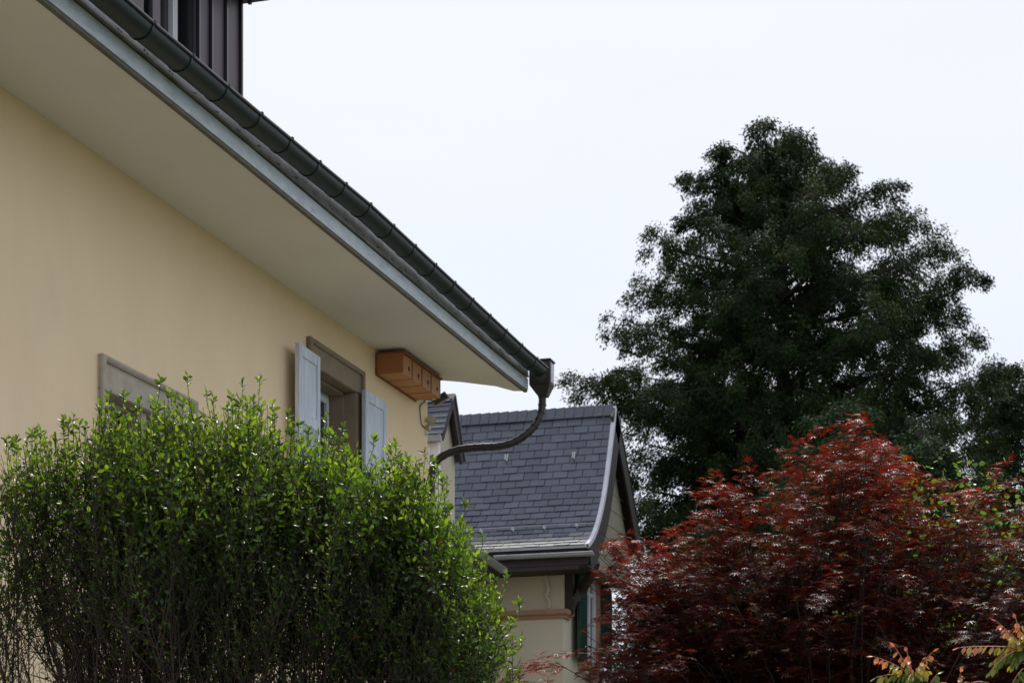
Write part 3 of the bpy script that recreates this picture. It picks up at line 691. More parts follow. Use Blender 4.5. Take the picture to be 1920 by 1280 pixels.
e1, e2 = g1 + inw * .03 + up_ * .01, g2 + inw * .03 + up_ * .01
slab(e1, e2, e2 + inw * .9 + up_ * .75, e1 + inw * .35 + up_ * .28).build('wing_roof', M['slate'], nh_)
m = MB(); m.hexa([e1 + inw*.05 - up_*.22, e2 + inw*.05 - up_*.22, e2 + inw*.08 - up_*.22, e1 + inw*.08 - up_*.22], [e1 + inw*.05 - up_*.05, e2 + inw*.05 - up_*.05, e2 + inw*.08 - up_*.05, e1 + inw*.08 - up_*.05])
m.hexa([e1 + inw*.09 - up_*.22, e2 + inw*.09 - up_*.22, e2 + inw*.8 - up_*.22, e1 + inw*.8 - up_*.22], [e1 + inw*.09 - up_*.19, e2 + inw*.09 - up_*.19, e2 + inw*.8 - up_*.19, e1 + inw*.8 - up_*.19])
m.build('wing_eave_board', M['barge'], nh_)
a, b = e1 + inw * .45, e2 + inw * .45
m = MB(); m.hexa([Vector((p.x, p.y, 0)) for p in (a, b, b + inw*3, a + inw*3)], [Vector((p.x, p.y, g1.z - .23)) for p in (a, b, b + inw*3, a + inw*3)]); m.build('wing_wall', M['cream'], nh_)
# dormer gable
DGX = -8.02
ap = at(847, 742, X=DGX); lf = at(826, 814, X=DGX); rg = at(866, 866, X=DGX); zw = at(830, 965, X=DGX).z
dfl = at(832, 852, X=DGX)
m = MB(); m.prism([(DGX - .07, lf.y + .06, zw), (DGX - .07, rg.y - .08, zw), (DGX - .07, rg.y - .08, rg.z), (DGX - .07, ap.y, ap.z - .06), (DGX - .07, lf.y + .06, lf.z)], (-2.0, 0, 0))
dor = m.build('dormer', M['cream'], nh_)
# cheek boards (white, facing the camera)
m = MB(); m.box(DGX - 2.0, DGX - .02, lf.y + .02, lf.y + .055, zw - .4, lf.z - .10)
for k in range(5): m.box(DGX - .05 - k*.12, DGX - .02 - k*.12, lf.y + .0, lf.y + .0195, zw - .4, lf.z - .10)
m.build('cheek', M['white'], dor)
# slates on the dormer's left slope
dsl = MB(); dz = (lf - ap); slope = Vector((0, dz.y, dz.z)); Ld = slope.length; sdir = slope.normalized(); nn = Vector((0, sdir.z, -sdir.y)); nn = nn if nn.z > 0 else -nn
rows = 6
for r2 in range(rows):
    s0_, s1_ = .10 + r2 * (Ld - .10) / rows, .10 + (r2 + 1) * (Ld - .10) / rows + .0
    x = DGX - .03 - (r2 % 2) * .07
    x2 = DGX + .03
    while x2 > DGX - 2:
        xa = x - .16
        p0 = Vector((0, ap.y, ap.z)) + sdir * (s0_ - .01); p1 = Vector((0, ap.y, ap.z)) + sdir * s1_
        b = [Vector((xa + .005, 0, 0)) + p0 + nn*.004, Vector((x2, 0, 0)) + p0 + nn*.004, Vector((x2, 0, 0)) + p1 + nn*.014, Vector((xa + .005, 0, 0)) + p1 + nn*.014]
        dsl.hexa(b, [v + nn * .007 for v in b]); x2 = xa; x = xa
dsl.hexa([Vector((DGX-2, ap.y-.0, ap.z+.01)), Vector((DGX+.05, ap.y-.0, ap.z+.01)), Vector((DGX+.05, 0, 0)) + Vector((0, ap.y, ap.z)) + sdir*.13 + nn*.02, Vector((DGX-2, 0, 0)) + Vector((0, ap.y, ap.z)) + sdir*.13 + nn*.02],
         [Vector((DGX-2, ap.y-.0, ap.z+.03)), Vector((DGX+.05, ap.y-.0, ap.z+.03)), Vector((DGX+.05, 0, 0)) + Vector((0, ap.y, ap.z)) + sdir*.13 + nn*.035, Vector((DGX-2, 0, 0)) + Vector((0, ap.y, ap.z)) + sdir*.13 + nn*.035])
dsl.build('dormer_slates', M['slate'], dor)
def bargep(a, b, mb, h=.10):
    t = (b - a).normalized(); n_ = Vector((0, -t.z, t.y)); n_ = n_ if n_.z > 0 else -n_
    mb.hexa([a - n_*h, b - n_*h, b - n_*h + Vector((.03,0,0)), a - n_*h + Vector((.03,0,0))], [a, b, b + Vector((.03,0,0)), a + Vector((.03,0,0))])
m = MB(); bargep(ap, Vector((DGX, lf.y - .02, lf.z - .03)), m, .07); bargep(ap + Vector((.002,0,0)), Vector((DGX + .002, rg.y, rg.z)), m, .11); m.build('bargeboard', M['barge'], dor)
t = (rg - ap).normalized(); n_ = Vector((0, -t.z, t.y)); n_ = n_ if n_.z > 0 else -n_
m = MB(); A1, B1 = ap + n_ * .005, rg + n_ * .005
m.hexa([A1 + Vector((.05,0,0)), B1 + Vector((.05,0,0)), B1 + Vector((-2,0,0)), A1 + Vector((-2,0,0))], [p + n_*.03 for p in (A1 + Vector((.05,0,0)), B1 + Vector((.05,0,0)), B1 + Vector((-2,0,0)), A1 + Vector((-2,0,0)))]); m.build('dormer_roof', M['slate'], dor)
m = MB(); m.box(DGX - 2, DGX + .02, lf.y - .07, lf.y + .0, lf.z - .095, lf.z - .015); m.build('box_gutter', M['zinc'], dor, bevel=.006)

# ------------------------------------------------------------------ plants
FWn, RTn, UPn = np.array(FW), np.array(RT), np.array([0, 0, 1.0])
def cw(lat, dep, z):        # lateral, depth and height to world
    return np.asarray(lat)[..., None] * RTn + np.asarray(dep)[..., None] * FWn + np.asarray(z)[..., None] * UPn
def lat_of(px, d): return (px - 960) / FPX * d
def z_of(py, d): return EYE + (HZ - py) / FPX * d
def runit(n): return nrm(rng.normal(size=(n, 3)))
LEAF_V = np.array([(0,0,0),(.33,0,-.03),(.7,0,-.04),(1,0,.03),(.30,.20,.05),(.62,.21,.05),(.30,-.20,.05),(.62,-.21,.05)], float)
LEAF_F = [np.array([(0,1,4),(0,6,1),(2,3,5),(2,7,3)]), np.array([(1,2,5,4),(1,6,7,2)])]
def frame(dirs, updir=None):
    x = nrm(dirs); r = runit(len(x)) * .9 + (UPn if updir is None else updir)
    z = r - (r * x).sum(1)[:, None] * x; z = nrm(z); y = np.cross(z, x); return x, y, z
def leaves_mesh(name, pos, dirs, size, rnd, m, parent, tv=LEAF_V, tf=LEAF_F, up=None):
    x, y, z = frame(dirs, up); V, F, r = scatter(tv, tf, pos, x, y, z, size, rnd); return np_mesh(name, V, F, m, parent, r)
def bez(p0, p1, p2, n):
    t = np.linspace(0, 1, n)[:, None]; return (1-t)**2 * p0 + 2*t*(1-t) * p1 + t*t * p2

# ---- green privet-like shrub in front of the yellow house
SD = 9.0
bx_ = np.array([-160, -40, 0, 50, 110, 170, 200, 250, 300, 350, 400, 480, 530, 600, 660, 700, 760, 810, 860, 900, 925, 955, 975, 985, 1000])
by_ = np.array([930, 880, 846, 836, 812, 792, 768, 778, 765, 752, 765, 755, 800, 815, 822, 846, 860, 905, 985, 1035, 1090, 1140, 1215, 1285, 1400])
def shrub_top(px): return np.interp(px, bx_, by_) + 13 * np.sin(px / 21.0 + 1) + 9 * np.sin(px / 8.3) + 7
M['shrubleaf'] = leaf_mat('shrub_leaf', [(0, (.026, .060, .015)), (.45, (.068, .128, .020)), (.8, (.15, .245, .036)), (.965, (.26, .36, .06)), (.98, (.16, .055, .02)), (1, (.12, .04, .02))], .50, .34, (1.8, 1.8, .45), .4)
shrub = empty('green_shrub', 'tall glossy green many-stemmed shrub in front of the yellow wall', 'shrub')
chains = []; LP = []; LD = []; LS = []; LR = []
SH = [(205, 748), (232, 742), (262, 758), (300, 716), (352, 712), (388, 740), (455, 722), (487, 712), (540, 778), (612, 785), (700, 828), (742, 835), (806, 862), (830, 905), (872, 945), (905, 1010), (948, 1082), (974, 1130), (978, 1200), (975, 1265), (120, 790), (60, 818), (12, 828)]
SH += [(815, 872), (822, 892), (797, 850), (838, 900), (818, 884)]
SH += [(float(q), float(np.interp(q, bx_, by_) + 7 - rng.uniform(0, 26))) for q in rng.uniform(0, 930, 62)]
NB = 205 + len(SH)
tips_px = rng.uniform(-120, 962, NB); tips_px = np.where((tips_px < 170) & (rng.random(NB) < .45), rng.uniform(200, 960, NB), tips_px)
for i in range(NB):
    px = tips_px[i]; dep = SD + rng.normal() * .34
    if i < len(SH): px = SH[i][0]; dep = SD + rng.normal() * .1
    ztop = z_of(shrub_top(px), dep)
    zt = EYE + (ztop - EYE) * (rng.uniform(.77, .985) if rng.random() < .62 else rng.uniform(.50, .88))
    tip = cw(lat_of(px, dep), dep, zt)
    if i < len(SH): zt = z_of(SH[i][1] + 12, dep); tip = cw(lat_of(px, dep), dep, zt)
    bpx = np.array([20, 190, 310, 430, 590, 700])[np.argmin(np.abs(np.array([-120, 90, 280, 450, 640, 840]) - px + rng.normal() * 110))]
    base = cw(lat_of(bpx + rng.normal() * 12, SD), SD + rng.normal() * .15, 0)
    zn = rng.uniform(1.7, 2.25); node = cw(lat_of(bpx + rng.normal() * 22, SD), SD + rng.normal() * .12, zn)
    rel = tip - node; k1 = node + rel * np.array([.52, .52, .36]) + rng.normal(size=3) * .03
    c = np.concatenate([np.linspace(base, node, 5)[:-1], bez(node, k1, tip, 14)]); wob = np.cumsum(rng.normal(size=(18, 3)) * .010, 0); wob[:, 2] = 0; wob -= wob[-1] * np.linspace(0, 1, 18)[:, None]; c = c + wob
    rad = np.linspace(rng.uniform(.005, .012), .0015, 18); chains.append((c, rad))
    nt_ = rng.integers(27, 36)
    for k in range(nt_):
        t = rng.beta(2.0, 1.15) * .66 + .34 if k else 1.0
        f = t * 17; a = int(min(f, 16)); p = c[a] + (c[a+1] - c[a]) * (f - a); bd = nrm(c[a+1] - c[a])
        hfrac = (p[2] - EYE) / (ztop - EYE)
        if hfrac < .08 and rng.random() < .5: continue
        d_ = nrm(bd * .8 + rng.normal(size=3) * np.array([.75, .75, .35]) + UPn * .45); ln = rng.uniform(.14, .40)
        if k == 0: d_ = nrm(bd * .6 + UPn * .7 + rng.normal(size=3) * .15); ln = rng.uniform(.08, .24)
        e = p + d_ * ln + UPn * ln * .25
        # keep the twig under the outline
        pxe = 960 + FPX * (e @ RTn) / (e @ FWn); pye = HZ - FPX * (e[2] - EYE) / (e @ FWn)
        over = shrub_top(pxe) - pye
        if over > 8 and k: continue
        if k == 0 and (over > 20 or i < len(SH)): ln = .05; e = p + UPn * ln; d_ = UPn * 1.0
        cc = bez(p, p + d_ * ln * .55, e, 5); chains.append((cc, np.linspace(.0024, .0011, 5)))
        lump = math.sin(p[0]*9 + p[2]*3 + 1) * math.sin(p[2]*8 - p[0]*4 + p[1]*5)
        dens = np.clip((hfrac - .08) / .52, .22, 1.0) * (.70 if pxe < 230 else 1) * (.55 if pxe < 360 - (hfrac - .5) * 200 and hfrac < .56 else 1) * (.85 + .45 * lump)
        nl = int(rng.integers(10, 17) * (ln / .27) ** .5 * dens + rng.random())
        if k == 0: nl = max(nl, 7)
        for j in range(nl):
            s = (j + rng.random() * .6) / max(nl, 1) * .9 + .12; s = min(s, 1); q = cc[0] + (e - p) * s * .98 + UPn * 0
            q = (1-s)**2 * cc[0] + 2*s*(1-s) * (p + d_ * ln * .55) + s*s * e
            az = j * 2.4 + rng.random(); side = np.cross(d_, [math.cos(az), math.sin(az), .3]); side = side / (np.linalg.norm(side) + 1e-6)
            young = s > .8 and hfrac > .6
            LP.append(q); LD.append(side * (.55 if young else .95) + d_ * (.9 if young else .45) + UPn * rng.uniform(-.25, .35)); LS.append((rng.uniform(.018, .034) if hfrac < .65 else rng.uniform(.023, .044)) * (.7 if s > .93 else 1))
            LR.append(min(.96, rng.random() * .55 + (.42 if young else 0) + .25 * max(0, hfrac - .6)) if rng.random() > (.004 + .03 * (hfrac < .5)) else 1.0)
    if i < len(SH):      # the longest young shoots stand clear of the mass, leaves set alternately up to the tip
        for j in range(13):
            f = 17 * (1 - .10 * j / 13 * rng.uniform(.9, 1.1)); a = int(min(f, 16)); q = c[a] + (c[a+1] - c[a]) * (f - a); az = j * 2.4
            LP.append(q); LD.append(np.array([math.cos(az), math.sin(az), 0]) * .8 + UPn * (.75 if j < 4 else .35)); LS.append(.022 + .0022 * j); LR.append(.95 - .03 * j)
    # fine bare side twigs low down
    for k in range(3 if px > 250 else 5):
        t = rng.uniform(.40, .85); f = t * 17; a = int(f); p = c[a] + (c[a+1] - c[a]) * (f - a)
        d_ = nrm(nrm(c[a+1] - c[a]) * .6 + rng.normal(size=3) * .6 + UPn * .3); ln = rng.uniform(.15, .5)
        e = p + d_ * ln; cc = bez(p, p + d_ * ln * .5 + rng.normal(size=3) * .02, e, 4)
        if HZ - FPX * (e[2] - EYE) / (e @ FWn) < np.interp(960 + FPX * (e @ RTn) / (e @ FWn), bx_, by_): continue
        chains.append((cc, np.linspace(.0026, .001, 4)))
V, F = np_tubes(chains, 4); np_mesh('branches', V, [F], M['twig'], shrub)
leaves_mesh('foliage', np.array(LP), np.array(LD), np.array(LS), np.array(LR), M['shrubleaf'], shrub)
print('shrub leaves', len(LP))

# ---- red Japanese maple
MD = 11.0
def maple_leaf():
    V = []; F = []
    for k, a in enumerate((-118, -78, -38, 0, 38, 78, 118)):
        L_ = (.55, .82, .97, 1.05, .97, .82, .55)[k]; w_ = .072 * (1 if k not in (0, 6) else .7); c, s = math.cos(R(a)), math.sin(R(a)); n0 = len(V)
        for u, v, z_ in ((0, 0, 0), (.45, w_, -.02), (1, 0, -.20), (.45, -w_, -.02)):
            V.append(((u*c - v*s) * L_, (u*s + v*c) * L_, z_ * L_))
        F.append((n0, n0+3, n0+2, n0+1))
    return np.array(V), [np.array(F)]
MV, MF = maple_leaf()
mx_ = np.array([930, 960, 1000, 1060, 1105, 1125, 1160, 1230, 1290, 1305, 1330, 1400, 1450, 1480, 1520, 1570, 1620, 1650, 1690, 1720, 1760, 1820, 1860, 1885, 1920, 2000, 2150, 2300])
my_ = np.array([1262, 1250, 1238, 1215, 1115, 995, 988, 1002, 965, 892, 888, 868, 862, 815, 802, 785, 772, 812, 850, 890, 882, 885, 880, 858, 842, 860, 940, 1150])
# lower outline on the left: where the crown ends below
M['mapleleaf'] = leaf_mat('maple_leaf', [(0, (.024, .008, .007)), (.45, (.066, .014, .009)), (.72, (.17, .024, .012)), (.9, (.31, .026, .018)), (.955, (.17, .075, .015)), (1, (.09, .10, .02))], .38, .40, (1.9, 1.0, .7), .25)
maple = empty('red_maple', 'crimson Japanese maple with fine pointed leaves beside the slate-roofed house', 'tree')
chains = []; LP = []; LD = []; LS = []; LR = []; NU = []
tb = cw(lat_of(1580, MD), MD, 0); tt = cw(lat_of(1575, MD), MD, 1.1)
NBm = 190
limb_t = []
for i in range(NBm):
    px = rng.uniform(960, 2250) if i > 26 else rng.uniform(1000, 1320)
    if px < 1110 and rng.random() < .75: px = rng.uniform(1115, 2200)
    ty = np.interp(px, mx_, my_); ztop = z_of(ty, MD)
    yb_low = 1240 if px < 1200 else 1420
    fr = rng.random() ** 1.15
    zt = z_of(ty + 14 + fr * (yb_low - ty) * .8, MD)
    dep = MD + rng.normal() * .55 * (1 - abs(px - 1580) / 1100)
    limb_t.append(cw(lat_of(px, MD), dep, zt))
# three leaders first
for i_ in range(3, 11): px = rng.uniform(1500, 1650); limb_t[i_] = cw(lat_of(px, MD), MD + rng.normal() * .2, z_of(np.interp(px, mx_, my_) + rng.uniform(6, 90), MD))
for i_ in range(17, 25): limb_t[i_] = cw(lat_of(rng.uniform(1125, 1300), MD), MD + rng.normal() * .2, z_of(rng.uniform(990, 1110), MD))
for i_ in range(25, 33): px = rng.uniform(1300, 1460); limb_t[i_] = cw(lat_of(px, MD), MD + rng.normal() * .2, z_of(np.interp(px, mx_, my_) + rng.uniform(6, 60), MD))
limb_t[0] = cw(lat_of(1600, MD), MD, z_of(790, MD)); limb_t[1] = cw(lat_of(1740, MD), MD + .1, z_of(900, MD)); limb_t[2] = cw(lat_of(1420, MD), MD, z_of(890, MD))
sprays = []
for i, tip in enumerate(limb_t):
    rel = tip - tt; mid = tt + rel * np.array([.45, .45, .62]) + rng.normal(size=3) * .07
    mid[:2] -= rel[:2] * .12
    c = bez(tt + rng.normal(size=3) * .03, mid, tip, 14); c[1:] += np.cumsum(rng.normal(size=(13, 3)) * .010, 0)
    chains.append((c, np.linspace(rng.uniform(.008, .017), .0022, 14)))
    for k in range(21):
        t = .42 + .58 * rng.random() ** .7 if k else 1.0; f = t * 13; a = int(min(f, 12)); p = c[a] + (c[a+1] - c[a]) * (f - a)
        hd = nrm(np.array([rel[0], rel[1], 0])) if rng.random() < .5 else nrm(np.append(rng.normal(size=2), 0))
        d_ = nrm(hd + rng.normal(size=3) * .6 * np.array([1, 1, .25]) + UPn * rng.uniform(-.05, .40)); ln = rng.uniform(.13, .34)
        if i == 0 or (k == 0): d_ = nrm(d_ * .6 + UPn * .5); ln *= .7
        sprays.append((p, d_, ln))
for p, d_, ln in sprays:
    e = p + d_ * ln - UPn * ln * .12
    pxe = 960 + FPX * (e @ RTn) / (e @ FWn); pye = HZ - FPX * (e[2] - EYE) / (e @ FWn)
    if pye < np.interp(pxe, mx_, my_) - 2: continue
    if pxe < 1128 and 1040 < pye < 1225 and rng.random() < .93: continue
    if pxe < 1105 and pye < 1225: continue
    cc = bez(p, p + d_ * ln * .55 + UPn * .01, e, 5); chains.append((cc, np.linspace(.0022, .0009, 5)))
    nl = int(14 * (ln / .22) + 4); hd = nrm(np.array([d_[1], -d_[0], 0]))
    topness = np.clip(1 - (pye - np.interp(pxe, mx_, my_)) / 330, 0, 1)  # leaf colour darkens down the crown, painting in its self-shadow
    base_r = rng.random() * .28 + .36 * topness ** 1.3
    for j in range(nl):
        s = (j + .6) / nl; q = (1-s)**2 * cc[0] + 2*s*(1-s) * (p + d_ * ln * .55 + UPn * .01) + s*s * e
        sd_ = (1 if j % 2 else -1) if j < nl - 1 else 0
        ld = nrm(hd * sd_ * .9 + d_ * .75 + rng.normal(size=3) * .22 - UPn * .25)
        LP.append(q + ld * .02 + rng.normal(size=3) * .012); LD.append(ld); LS.append(rng.uniform(.027, .046))
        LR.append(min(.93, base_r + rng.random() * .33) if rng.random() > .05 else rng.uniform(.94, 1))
V, F = np_tubes(chains, 4); np_mesh('branches', V, [F], M['barkdark'], maple)
V, F = np_tubes([(bez(tb, (tb + tt) / 2 + .03, tt + UPn * .15, 6), np.linspace(.075, .05, 6))], 10); np_mesh('trunk', V, [F], M['barkdark'], maple, smooth=True)
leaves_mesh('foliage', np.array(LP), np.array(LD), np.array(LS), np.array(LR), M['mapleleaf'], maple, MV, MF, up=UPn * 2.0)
print('maple leaves', len(LP))

# ---- lime green climber scrambling behind the maple
BD = 12.4
M['limeleaf'] = leaf_mat('lime_leaf', [(0, (.06, .12, .02)), (.5, (.11, .19, .03)), (1, (.22, .27, .05))], .5, .35, (1.4, 1.5, .45))
vine = empty('climber', 'lime green broad-leaved climber showing through the right side of the maple', 'climber')
chains = []; LP = []; LD = []; LS = []; LR = []
WIDE_V = LEAF_V * np.array([1, 2.1, 1.3])
vpts = [(1905, 930), (1875, 895), (1820, 880), (1830, 930), (1790, 905), (1760, 935), (1680, 890), (1655, 905), (1640, 960), (1720, 900), (1770, 880), (1850, 975), (1890, 985), (1900, 1010), (1870, 1000), (1800, 985), (1760, 1010), (1920, 950), (1740, 950), (1890, 1030), (1850, 1020), (1700, 930)]
root = cw(lat_of(1850, BD), BD, 0)
for (px, py) in vpts + [(rng.uniform(1560, 1960), rng.uniform(1080, 1330)) for _ in range(14)]:
    tip = cw(lat_of(px, BD), BD + rng.normal() * .25, z_of(py + 16, BD)); mid = (root + tip) / 2 + UPn * .35 + rng.normal(size=3) * .1
    c = bez(root, mid, tip, 12); chains.append((c, np.linspace(.008, .0025, 12)))
    for j in range(20):
        q = c[-1] + rng.normal(size=3) * np.array([.10, .10, .08]); LP.append(q); LD.append(runit(1)[0] - UPn * .4); LS.append(rng.uniform(.026, .048)); LR.append(rng.random() * .85)
V, F = np_tubes(chains, 4); np_mesh('stems', V, [F], M['twig'], vine)
leaves_mesh('foliage', np.array(LP), np.array(LD), np.array(LS), np.array(LR), M['limeleaf'], vine, WIDE_V)

# ---- conifers
M['cyp'] = leaf_mat('cypress_spray', [(0, (.008, .018, .006)), (.5, (.016, .034, .009)), (.8, (.036, .060, .014)), (1, (.075, .095, .025))], .14, .7, (1.2, 1.3, .6), .15)
FR_V = np.array([(0, 0, 0), (.45, .16, -.02), (1, 0, -.10), (.45, -.16, -.02), (.30, .0, 0), (.62, .42, -.08), (.30, .0, 0), (.62, -.42, -.08), (.5, .06, -.02), (.5, -.06, -.02)], float)
FR_F = [np.array([(0, 3, 2, 1)]), np.array([(4, 8, 5), (6, 7, 9)])]
def conifer(name, label, px0, D, rows, ztrunk_top, nlimb, K, ybase=1400, ytop=15, extra=(), gapp=.0, size=.13, lead=(), clus=1.0, el=.30):
    """rows: (py, left px, right px) outline of the crown as seen from the street"""
    root = empty(name, label, 'tree')
    py = np.array([r[0] for r in rows], float); lf = np.array([r[1] for r in rows], float); rt = np.array([r[2] for r in rows], float)
    chains = []; CC = []; CD = []; CR = []; CSZ = []
    z0 = 0; zt = z_of(ztrunk_top, D); cx = lat_of(px0, D)
    tk = np.stack([cw(cx + .1 * math.sin(k * .7), D, z0 + (zt - z0) * k / 15) for k in range(16)]); rad0 = zt * .021
    V, F = np_tubes([(tk, np.linspace(rad0, .05, 16))], 10); 
    np_mesh('trunk', V, [F], M['bark'], root, smooth=True)
    limbs = []
    for i in range(nlimb):
        yy_ = py[0] + ytop + (ybase - py[0] - ytop) * ((i + .5) / nlimb) ** .85; az = i * 2.399 + rng.normal() * .15
        ca, sa = math.cos(az), math.sin(az)
        tipy = yy_
        wl = lat_of(np.interp(tipy, py, lf), D) - cx; wr = lat_of(np.interp(tipy, py, rt), D) - cx
        ww = wr if ca > 0 else -wl; dd = (wr - wl) / 2
        L_ = 1 / math.sqrt((ca / max(ww, .1)) ** 2 + (sa / max(dd, .1)) ** 2) * rng.uniform(.72, 1.03)
        limbs.append((az, max(L_ - .35, .3), z_of(tipy, D)))
    for (px, pyy, sa) in extra:
        L_ = lat_of(px, D) - cx; limbs.append((math.atan2(sa, 1 if L_ > 0 else -1), abs(L_) - .3, z_of(pyy, D)))
    for az, L_, ztip in limbs:
        od = RTn * math.cos(az) + FWn * math.sin(az); rise = min(L_ * .38, 2.2)
        zs = max(ztip - rise * rng.uniform(.6, 1.1), .8); zs = min(zs, zt - .2)
        p0 = cw(cx, D, zs); p2 = p0 + od * L_; p2[2] = ztip - .08; p1 = p0 + od * L_ * .5; p1[2] = zs + (ztip - zs) * .35
        n_ = 12; c = bez(p0, p1, p2, n_); c[2:] += np.cumsum(rng.normal(size=(n_ - 2, 3)) * .03, 0)
        chains.append((c, np.linspace(.035 + .014 * L_, .012, n_)))
        # foliage sits in drooping plumes strung along the limb
        ts = np.arange(1.0, .10, -.52 / max(L_, .6)) ; ts = ts[ts > .12]
        for q_i, t in enumerate(ts):
            f = t * (n_ - 1); a = int(min(f, n_ - 2)); p = c[a] + (c[a+1] - c[a]) * (f - a)
            if rng.random() < gapp: continue
            Rl = rng.uniform(.38, .72) * min(1, .45 + L_ * .2) * (1 if t > .99 else 1.1)
            lc = p + np.cross(od, UPn) * rng.normal() * .42 * (1.1 - t * .5) * min(L_, 2.5) * .6 + UPn * rng.uniform(-.15, .12)
            chains.append((bez(p, (p + lc) / 2 + UPn * .04, lc, 4), np.linspace(.018, .008, 4)))
            cr_ = rng.random()
            for k in range(9):
                u = runit(1)[0]; u[2] = u[2] * .62 + .12; sc = lc + u * Rl * rng.uniform(.55, 1.0) + od * .1 - UPn * .15 * Rl
                chains.append((bez(lc, (lc + sc) / 2 + UPn * .05, sc, 3), np.linspace(.009, .004, 3)))
                CC.append(sc); CD.append(nrm(u * np.array([1, 1, .3]) * .7 + od * .35 - UPn * .75)); CR.append(np.clip(cr_ * .6 + .4 * rng.random() + .12 * u[2], 0, 1)); CSZ.append(rng.uniform(.105, .165) * (Rl / .5) ** .5)
    for (px, pyy) in lead:      # upright leaders at the top
        e = cw(lat_of(px, D), D + rng.normal() * .2, z_of(pyy, D)); p0 = cw(cx, D, z_of(pyy, D) - 2.6); c = bez(p0, cw(lat_of(px, D) * .8 + cx * .2, D, z_of(pyy, D) - 1.6), e, 8); chains.append((c, np.linspace(.05, .012, 8)))
        for s in range(34):
            t = .35 + .65 * rng.random(); f = t * 7; a = int(min(f, 6)); p = c[a] + (c[a+1] - c[a]) * (f - a); rr = .08 + .34 * (1 - t) + .06
            v = np.append(rng.normal(size=2), 0); v = nrm(v) * rr * rng.uniform(.4, 1.25); q = p + v + UPn * rng.uniform(-.05, .1)
            chains.append((bez(p, p + v * .5 + UPn * .06, q, 4), np.linspace(.010, .004, 4))); CC.append(q); CD.append(nrm(v) * .5 - UPn * .3); CR.append(rng.random()); CSZ.append(.12 + .06 * rng.random())
    CC = np.array(CC); CD = np.array(CD); CR = np.array(CR); CSZ = np.array(CSZ)
    n_ = len(CC); idx = np.repeat(np.arange(n_), K); N = len(idx)
    off = runit(N) * (rng.random(N) ** .55)[:, None] * 1.5 * CSZ[idx][:, None] * np.array([1, 1, .8]); off += nrm(CD)[idx] * rng.uniform(-.1, .18, N)[:, None]
    pos = CC[idx] + off; dirs = nrm(CD[idx]) * .8 + rng.normal(size=(N, 3)) * .34 + nrm(off) * .30 - UPn * .22
    rn = np.clip(CR[idx] * .6 + rng.random(N) * .45, 0, 1); sz = rng.uniform(.7, 1.25, N) * size
    V, F = np_tubes(chains, 3); np_mesh('branches', V, [F], M['bark'], root)
    leaves_mesh('crown', pos, dirs, sz, rn, M['cyp'], root, FR_V, FR_F); print(name, n_, N)
    return root
rowsA = [(215, 1435, 1480), (250, 1350, 1520), (300, 1322, 1542), (335, 1278, 1600), (360, 1275, 1672), (400, 1290, 1700), (440, 1215, 1745), (470, 1212, 1775), (510, 1195, 1815), (560, 1155, 1832), (600, 1142, 1815), (640, 1140, 1842), (700, 1140, 1850), (760, 1160, 1860), (830, 1170, 1880), (900, 1175, 1890), (1000, 1180, 1900), (1150, 1175, 1900), (1500, 1180, 1880)]
conifer('cypress_tree', 'huge dark cypress with drooping sprays and twin top rising behind both houses', 1462, 45.0, rowsA, 262, 152, 98, ytop=48, gapp=.13,
        extra=[(1068, 700, .1), (1075, 712, -.1), (1278, 340, 0), (1282, 380, .2), (1330, 268, 0), (1675, 362, 0), (1622, 315, .1), (1830, 540, 0), (1845, 632, 0), (1212, 455, 0), (1190, 530, 0), (1772, 462, 0), (1705, 408, 0), (1140, 610, 0), (1812, 512, .2), (1160, 900, .1), (1172, 960, -.1), (1158, 830, .1), (1175, 1015, 0), (1150, 770, -.2), (1865, 760, 0), (1878, 820, .1), (1858, 700, -.1), (1880, 880, 0)],
        lead=[(1418, 232), (1434, 226), (1492, 236), (1518, 272), (1345, 280)], size=.086)
rowsB = [(660, 1850, 1885), (690, 1828, 1935), (740, 1815, 1985), (800, 1800, 2020), (880, 1820, 2060), (1000, 1800, 2120), (1300, 1790, 2160)]
conifer('cypress_tree', 'smaller open-crowned conifer at the right edge beside the huge cypress', 1880, 50.0, rowsB, 680, 95, 60, lead=[(1862, 664), (1900, 690), (1845, 700), (1935, 705)], size=.085, clus=.9)
rowsC = [(775, 1725, 1745), (820, 1680, 1790), (870, 1640, 1830), (940, 1610, 1860), (1040, 1580, 1880), (1300, 1560, 1890)]
M['cypold'] = M['cyp']
M['cyp'] = leaf_mat('thuja_spray', [(0, (.012, .028, .010)), (.6, (.024, .050, .016)), (1, (.048, .085, .025))], .14, .7, (1.2, 1.3, .6), .15)
conifer('thuja_tree', 'short bushy green thuja right behind the top of the red maple', 1735, 34.0, rowsC, 800, 60, 56, size=.085, lead=[(1735, 780), (1700, 815)])
rowsD = [(700, 1560, 1600), (760, 1500, 1660), (860, 1440, 1700), (1000, 1400, 1740), (1300, 1380, 1760)]
conifer('thuja_tree', 'dense dark green thuja standing in front of the huge cypress trunk', 1575, 36.0, [(740, 1560, 1600), (800, 1500, 1650), (880, 1450, 1700), (1000, 1400, 1740), (1300, 1380, 1760)], 760, 50, 56, size=.085, lead=[(1580, 745)])

rowsE = [(1050, 1240, 1330), (1090, 1170, 1420), (1160, 1130, 1520), (1300, 1110, 1560)]
conifer('yew_bush', 'low dark yew behind the maple beside the green shuttered gable', 1300, 31.0, rowsE, 1075, 44, 50, size=.075, lead=[(1290, 1050)])

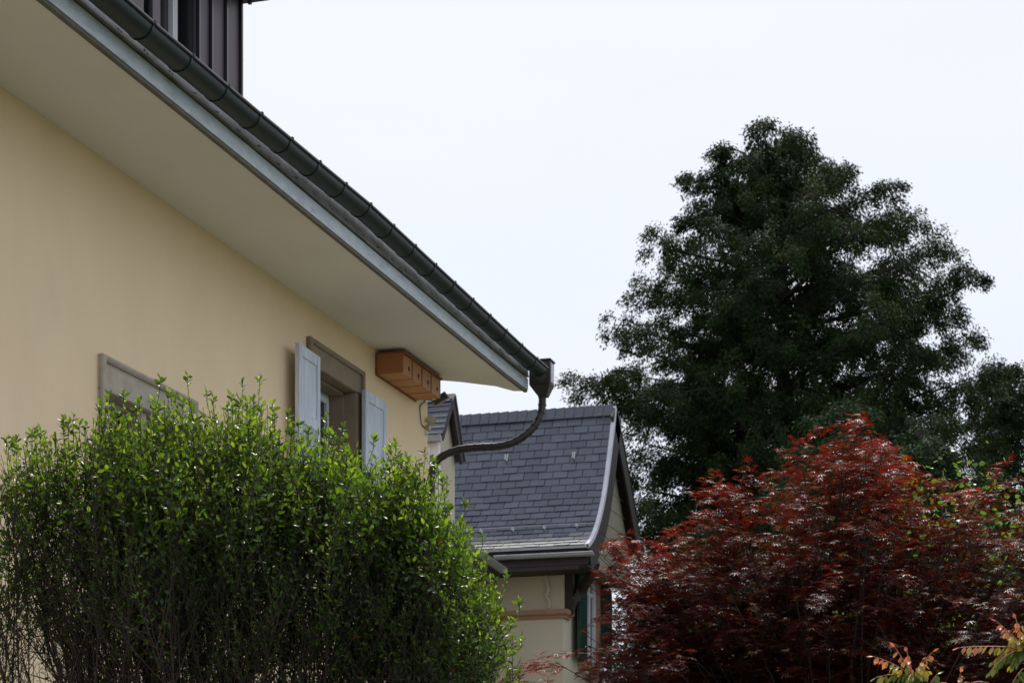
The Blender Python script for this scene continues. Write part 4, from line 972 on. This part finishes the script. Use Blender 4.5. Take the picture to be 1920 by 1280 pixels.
# ---- compound-leaved shrub with coppery young growth, bottom right
PD = 8.0
M['frondleaf'] = leaf_mat('young_frond', [(0, (.06, .13, .03)), (.35, (.20, .27, .06)), (.55, (.48, .38, .10)), (.75, (.58, .22, .11)), (1, (.62, .14, .13))], .45, .4, (1.2, 1.1, .6))
def frond_plant(label, basepx, fronds):
    root = empty('leafy_shoot', label, 'plant', None)
    LP = []; LD = []; LS = []; LR = []; chains = []
    b0 = cw(lat_of(basepx, PD), PD, 0)
    for (hub, tips) in fronds:
        h = cw(lat_of(hub[0], PD), PD, z_of(hub[1], PD)); mid = (b0 + h) / 2 + RTn * .06
        chains.append((bez(b0, mid, h, 10), np.linspace(.008, .0045, 10)))
        for (tx, ty, bow, young) in tips:
            e = cw(lat_of(tx, PD), PD + rng.normal() * .05, z_of(ty, PD)); ln = np.linalg.norm(e - h); m_ = (h + e) / 2 + UPn * ln * bow
            c = bez(h, m_, e, 12); chains.append((c, np.linspace(.0032, .0013, 12))); n = max(5, int(ln / .024))
            for j in range(n):
                t = .14 + .86 * j / n; f = t * 11; a = int(min(f, 10)); p = c[a] + (c[a+1] - c[a]) * (f - a); d_ = nrm(c[a+1] - c[a])
                for s in (-1, 1):
                    sdv = np.cross(d_, FWn) ; ld = nrm(FWn * s * .55 + d_ * .45 - UPn * .95 + rng.normal(size=3) * .15)
                    LP.append(p); LD.append(ld); LS.append(rng.uniform(.042, .060) * (1 - .38 * t * young)); LR.append(np.clip(young * (.35 + .6 * t) + rng.normal() * .09, 0, 1))
            LP.append(e); LD.append(nrm(e - m_) - UPn * .3); LS.append(.03); LR.append(np.clip(young, 0, 1))
    V, F = np_tubes(chains, 6); np_mesh('stem', V, [F], M['redstem'], root, smooth=True)
    leaves_mesh('leaves', np.array(LP), np.array(LD), np.array(LS), np.array(LR), M['frondleaf'], root, LEAF_V * np.array([1, 1.15, 1.2]), LEAF_F)
frond_plant('coppery pink compound-leaved shoot in front of the dark base of the maple', 1716,
    [((1712, 1268), [(1637, 1230, .12, .95), (1678, 1212, .05, 1.0), (1748, 1222, .10, .9), (1642, 1270, .16, .45), (1706, 1218, .02, .9), (1722, 1240, .02, .7), (1690, 1282, .2, .3), (1742, 1256, .25, .5)]), ((1735, 1300), [(1760, 1262, .2, .15), (1700, 1290, .2, .2)])])
frond_plant('tall coppery and yellow-green compound-leaved shoot in the bottom right corner', 1945,
    [((1922, 1215), [(1806, 1210, .05, .75), (1868, 1165, .05, .95), (1912, 1155, .02, 1.0), (1850, 1262, .22, .35), (1935, 1150, .0, .9), (1888, 1178, .03, .85), (1862, 1240, .25, .3), (1900, 1245, .1, .5), (1918, 1185, .02, .6)]), ((1890, 1300), [(1845, 1290, .3, .2), (1925, 1250, .2, .1)])])
frond_plant('low green compound-leaved shoot between the two coppery ones', 1800,
    [((1795, 1298), [(1755, 1285, .55, .1), (1830, 1282, .5, .15), (1796, 1262, .1, .8), (1870, 1292, .45, .1)])])
